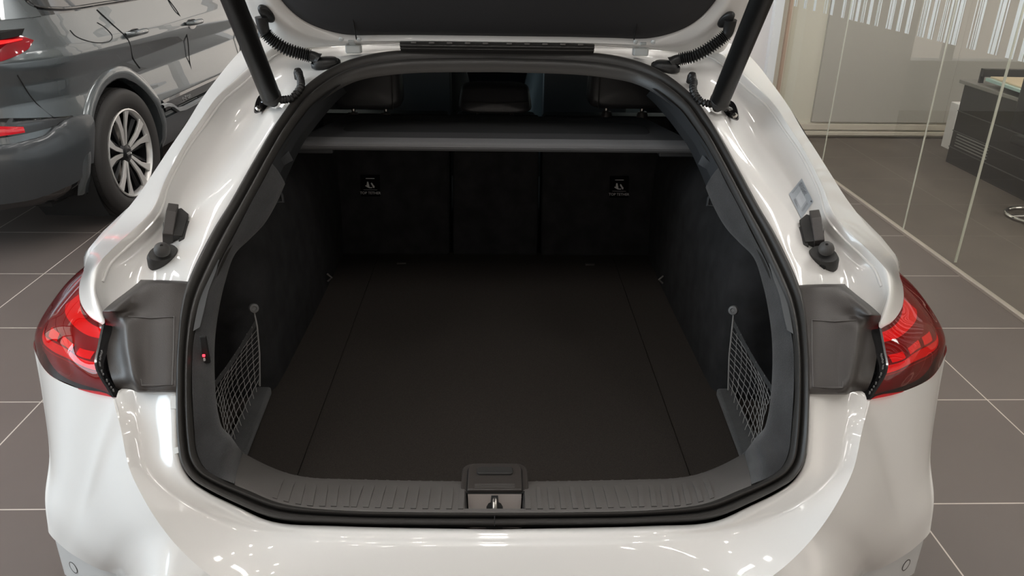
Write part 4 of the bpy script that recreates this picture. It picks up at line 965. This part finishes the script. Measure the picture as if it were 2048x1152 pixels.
suv.part('side_window', MB().grid(G), DARKGLASS, angle=40); suv.part('side_window', MB().grid(mirs(G)), DARKGLASS, angle=40)
# other side (mirror) as a plain body
mb = sgrid(0, len(PX)-1, .30, 1.20, 60, 12); mb.v = [Vector((-1.9-p.x, p.y, p.z)) for p in mb.v]; suv.part('far_side', mb, SLATE)
# window frame strip with chrome-dark line
a = [sp3(ky(y), z, .003) for y, z in ((1.6, 1.215), (.9, 1.215), (.2, 1.215), (-.30, 1.225), (-.46, 1.26), (-.45, 1.36), (-.35, 1.5))]
suv.part('window_surround', MB().tube(catmull(a, 6), .010, 8), GLOSSK)
# rear quarter pillar body above belt
G = [[sp3(k, z, .004) for z in (1.20, 1.3, 1.4, 1.5)] for k in [ky(-.44)+(len(PX)-1-8-ky(-.44))*f/10 for f in range(11)]]
suv.part('rear_pillar', MB().grid(G), SLATE); suv.part('rear_pillar', MB().grid(mirs(G)), SLATE)
# shut lines
def sline(P, r=.0036, m=GAP, d=.0014, name='panel_gap', parent=None):
    return suv.part(name, MB().tube(catmull([sp3(ky(y), z, d) for y, z in P], 6), r, 6), m, parent=parent)
sline([(.06, 1.19), (.12, 1.10), (.17, 1.02), (.25, .90), (.33, .83)]); sline([(.98, 1.19), (.99, 1.08), (1.03, .94), (1.06, .75), (1.07, .50)])
sline([(2.02, 1.19), (2.03, .9), (2.0, .50)])
sline([(-.30, 1.12), (-.29, 1.09), (-.22, 1.055), (-.12, 1.035), (-.01, 1.035), (.03, 1.06), (.02, 1.10), (-.02, 1.13)], .0022, name='fuel_flap_gap')
sline([(-.40, .62), (-.52, .68), (-.62, .80), (-.68, .95)], .0025); sline([(-.35, .665), (-.42, .675), (-.52, .685)], .003)
# door handles
for y, z in ((.28, 1.045), (1.115, 1.02)):
    c = sp3(ky(y), z, .0)
    h = suv.part('door_handle', MB().tube(catmull([c+Vector((.004, -.105, 0)), c+Vector((.034, -.085, .002)), c+Vector((.042, 0, .003)), c+Vector((.034, .085, .002)), c+Vector((.004, .105, 0))], 6), lambda f: .013+.004*math.sin(PI*f), 14), SLATE, angle=70, label='body-coloured bar handle')
    G = []
    for k in range(25):
        an = 2*PI*k/24; G.append([c+Vector((.003, .075*math.cos(an), .035*math.sin(an)-.01)), c+Vector((.0045, .05*math.cos(an), .02*math.sin(an)-.01)), c+Vector((.0045, 0, -.01))])
    suv.part('handle_cup', MB().grid(G), GLOSSK, parent=h)
    suv.part('chrome_line', MB().tube([c+Vector((.052, -.07, .004)), c+Vector((.056, 0, .005)), c+Vector((.052, .07, .004))], .003, 8), CHROME, parent=h)
# mirror
mr = sp3(ky(2.45), 1.18, .12); suv.part('wing_mirror', MB().lathe([(.0001, .10), (.06, .085), (.095, .03), (.10, -.04), (.09, -.07), (.0001, -.075)], 24, basis(mr, (1, 0, 0), (0, 1, 0))), SLATE, angle=60)
# arches
for yc in (.02, 2.92):
    G = []
    for k in range(41):
        an = math.radians(-25+230*k/40); cs, sn = math.cos(an), math.sin(an); r_ = []
        for R, dd in ((.425, -.05), (.43, .008), (.445, .018), (.475, .018), (.495, .012), (.505, -.004)):
            z = .38+R*sn; z = max(z, .26); y = yc+R*cs*1.0; r_.append(sp3(ky(y), z, dd))
        G.append(r_)
    suv.part('wheel_arch', MB().grid(G), SLATE, angle=50)
    G = [[Vector((x, yc+.44*math.cos(math.radians(a)), .38+.44*math.sin(math.radians(a)))) for x in (-.02, -.40)] for a in range(-40, 221, 10)]
    suv.part('wheel_housing', MB().grid(G).grid([[Vector((-.40, yc+.44*math.cos(math.radians(a)), .38+.44*math.sin(math.radians(a)))), Vector((-.40, yc, .38))] for a in range(-40, 221, 10)]), GAP)
# lower skirt behind the wheel, and sill
def skirt(G_, name, m): return suv.part(name, MB().grid(G_), m, angle=40)
k0, k1 = ky(-.335), len(PX)-1
G = []
for i in range(41):
    k = k0+(k1-k0)*i/40; y = PX[int(min(k, len(PX)-1))].y
    zt = lin([(-.95, .615), (-.86, .615), (-.80, .62), (-.72, .625), (-.62, .64), (-.52, .69), (-.46, .70), (-.33, .69)], y) if PX[int(min(k, len(PX)-1))].x > -.6 else .61
    zb = lin([(-.95, .30), (-.70, .32), (-.5, .36), (-.40, .40), (-.36, .50), (-.33, .60)], y)
    G.append([sp3(k, zb, .012), sp3(k, (zb+zt)/2, .026), sp3(k, zt-.02, .026), sp3(k, zt, .016), sp3(k, zt+.004, -.02)])
skirt(G, 'bumper_skirt', SLATED)
G = []
for i in range(41):
    k = k0+(k1-k0)*(.12+.88*i/40); y = PX[int(min(k, len(PX)-1))].y; zb = lin([(-.95, .30), (-.70, .32), (-.5, .36), (-.40, .40), (-.36, .50), (-.33, .60)], y)
    G.append([sp3(k, zb+.012, .008), sp3(k, zb-.03, .0), sp3(k, .26, -.04), sp3(k, .22, -.25)])
skirt(G, 'diffuser', GLOSSK)
suv.part('underbody', MB().box((-.95, 1.45, .26), (1.5, 4.0, .06)), GAP)
# black recess round the fog light, the fog light
def spatch(P0, P1, d, name, m, parent=None, n=14):
    G = []
    for i in range(n+1):
        f = i/n; k = P0[0]+(P1[0]-P0[0])*f; za = P0[1](f); zb = P0[2](f); G.append([sp3(k, za, d), sp3(k, (za+zb)/2, d+.004), sp3(k, zb, d)])
    return suv.part(name, MB().grid(G), m, parent=parent)
spatch((ky(-.45), lambda f: .655+.03*(1-f)*.8-.02*f, lambda f: .705+.045*min(1, f*2.2)*1-.0), (k1, 0), .004, 'fog_light_surround', GLOSSK)
fg = spatch((ky(-.70), lambda f: .672-.01*min(1, f*2), lambda f: .700+.035*min(1, f*2.0)), (k1, 0), .012, 'rear_fog_light', mat('fog_red', (.50, .01, .02), .12, coat=1, emit=((1, .02, .03), .12)))
spatch((ky(-.80), lambda f: .672, lambda f: .694), (ky(-.86), 0), .0165, 'reflector_plate', mat('dark_red', (.12, .01, .02), .3), parent=fg)
# tail light
tlm = mat('suv_lamp_red', (.30, .006, .014), .08, coat=1)
KT = ky(-.57)
tl = spatch((KT, lambda f: 1.098-.075*min(1, f*3.2)**.6-.012*f, lambda f: 1.102+.052*min(1, f*3.0)**.5-.01*f), (k1, 0), .008, 'tail_light', tlm)
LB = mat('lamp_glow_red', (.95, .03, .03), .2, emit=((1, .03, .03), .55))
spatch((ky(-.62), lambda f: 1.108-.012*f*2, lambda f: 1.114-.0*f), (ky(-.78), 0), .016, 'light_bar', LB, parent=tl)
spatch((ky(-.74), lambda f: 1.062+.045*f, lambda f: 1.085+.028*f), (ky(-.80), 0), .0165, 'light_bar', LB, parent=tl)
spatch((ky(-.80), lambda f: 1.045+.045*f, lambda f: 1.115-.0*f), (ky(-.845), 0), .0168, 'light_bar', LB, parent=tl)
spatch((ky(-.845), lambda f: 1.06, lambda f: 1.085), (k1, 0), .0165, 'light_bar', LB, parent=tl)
# door sill blade with raised lettering
G = [[sp3(ky(y), z, d) for z, d in ((.60, .004), (.585, .016), (.535, .018), (.52, .004))] for y in (.50, .56, .7, 1.0, 1.4, 2.0, 2.4)]
bl = suv.part('sill_blade', MB().grid(G), GLOSSK)
G = [[sp3(ky(y), z, d) for z, d in ((.520+zz, .010), (.512+zz, .03), (.495+zz, .03), (.488+zz, .008))] for y, zz in ((.46, .065), (.52, .065), (.60, .045), (.68, .0), (.78, -.012), (1.0, -.010), (1.6, 0), (2.4, 0))]
suv.part('silver_trim', MB().grid(G), mat('satin_silver', (.5, .52, .53), .3, metal=.6), parent=bl)
q = sp3(ky(.84), .560, .0185); tx = text_mb('e-tron', .055, basis(q, (0, 1, 0), (1, 0, 0)), .002); suv.part('lettering', tx, mat('letter_silver', (.5, .5, .5), .3, metal=.7), parent=bl)
G = [[sp3(ky(y), z, .014) for z in (.488, .42, .34, .30)] for y in (.47, .55, .8, 1.4, 2.0, 2.42)]
suv.part('sill_skirt', MB().grid(G), SLATED)
# wheels
def wheel(yc):
    c = Vector((0, yc, .38)); M = basis(c, (0, 1, 0), (1, 0, 0))
    tire = suv.part('tyre', MB().lathe([(.262, -.20), (.30, -.225), (.345, -.222), (.370, -.205), (.378, -.18), (.380, -.12), (.380, -.06), (.378, -.03), (.368, -.006), (.345, .004), (.30, .002), (.268, -.008), (.262, -.02)], 72, M), TIRE, angle=50)
    g = MB()
    for x in (-.175, -.135, -.095, -.055): g.lathe([(.3803, x-.003), (.3812, x-.003), (.3812, x+.003), (.3803, x+.003)], 72, M)
    suv.part('tread_groove', g, GAP, parent=tire)
    g = [[M@Vector(((.3792 if q else .3776)*math.cos(2*PI*k/288), (.3792 if q else .3776)*math.sin(2*PI*k/288), h)) for h in (-.042, -.026)] for k, q in ((k, k % 4 == 0) for k in range(288))]
    suv.part('tread_shoulder', MB().grid(g, cu=True), TIRE, parent=tire, angle=5)
    rim = suv.part('rim', MB().lathe([(.262, -.012), (.262, -.004), (.255, -.001), (.248, -.008), (.240, -.03), (.235, -.16), (.235, -.19)], 72, M), RIMS, angle=40)
    suv.part('brake_disc', MB().lathe([(.0001, -.10), (.17, -.10), (.17, -.12)], 48, M), STEEL, parent=rim)
    suv.part('rim_barrel', MB().lathe([(.234, -.03), (.232, -.16), (.10, -.15), (.0001, -.15)], 48, M), RIMD, parent=rim)
    for k in range(5):
        a0 = 2*PI*k/5+math.radians(90+4)
        for s in (1, -1):
            def q(r, t, h): return M@Vector((r*math.cos(a0)-t*math.sin(a0), r*math.sin(a0)+t*math.cos(a0), h))
            face = [(.05, s*.002, -.030), (.05, s*.022, -.032), (.15, s*.042, -.020), (.20, s*.066, -.014), (.247, s*.098, -.010), (.247, s*.038, -.008), (.15, s*.012, -.015)]
            mb = MB().prism([q(*f) for f in face], Vector((-.012, 0, 0))); suv.part('spoke', mb, RIMS, parent=rim, angle=20, bevel=.0015)
            face = [(.05, s*.022, -.048), (.05, s*.038, -.050), (.245, s*.125, -.045), (.245, s*.098, -.030)]
            suv.part('dark_spoke', MB().prism([q(*f) for f in face], Vector((-.03, 0, 0))), RIMD, parent=rim, angle=20)
    suv.part('hub_cap', MB().lathe([(.0001, -.020), (.028, -.021), (.033, -.026), (.05, -.030), (.062, -.045), (.062, -.10)], 40, M), RIMD, parent=rim)
    g = MB()
    for k in range(4):
        cc = M@Vector((-.0165+.011*k, 0, -.0195)); g.tube([cc+Vector((0, .0075*math.cos(a), .0075*math.sin(a))) for a in [2*PI*j/20 for j in range(21)]], .0011, 6, False)
    suv.part('emblem', g, CHROME, parent=rim)
wheel(.02); wheel(2.92)
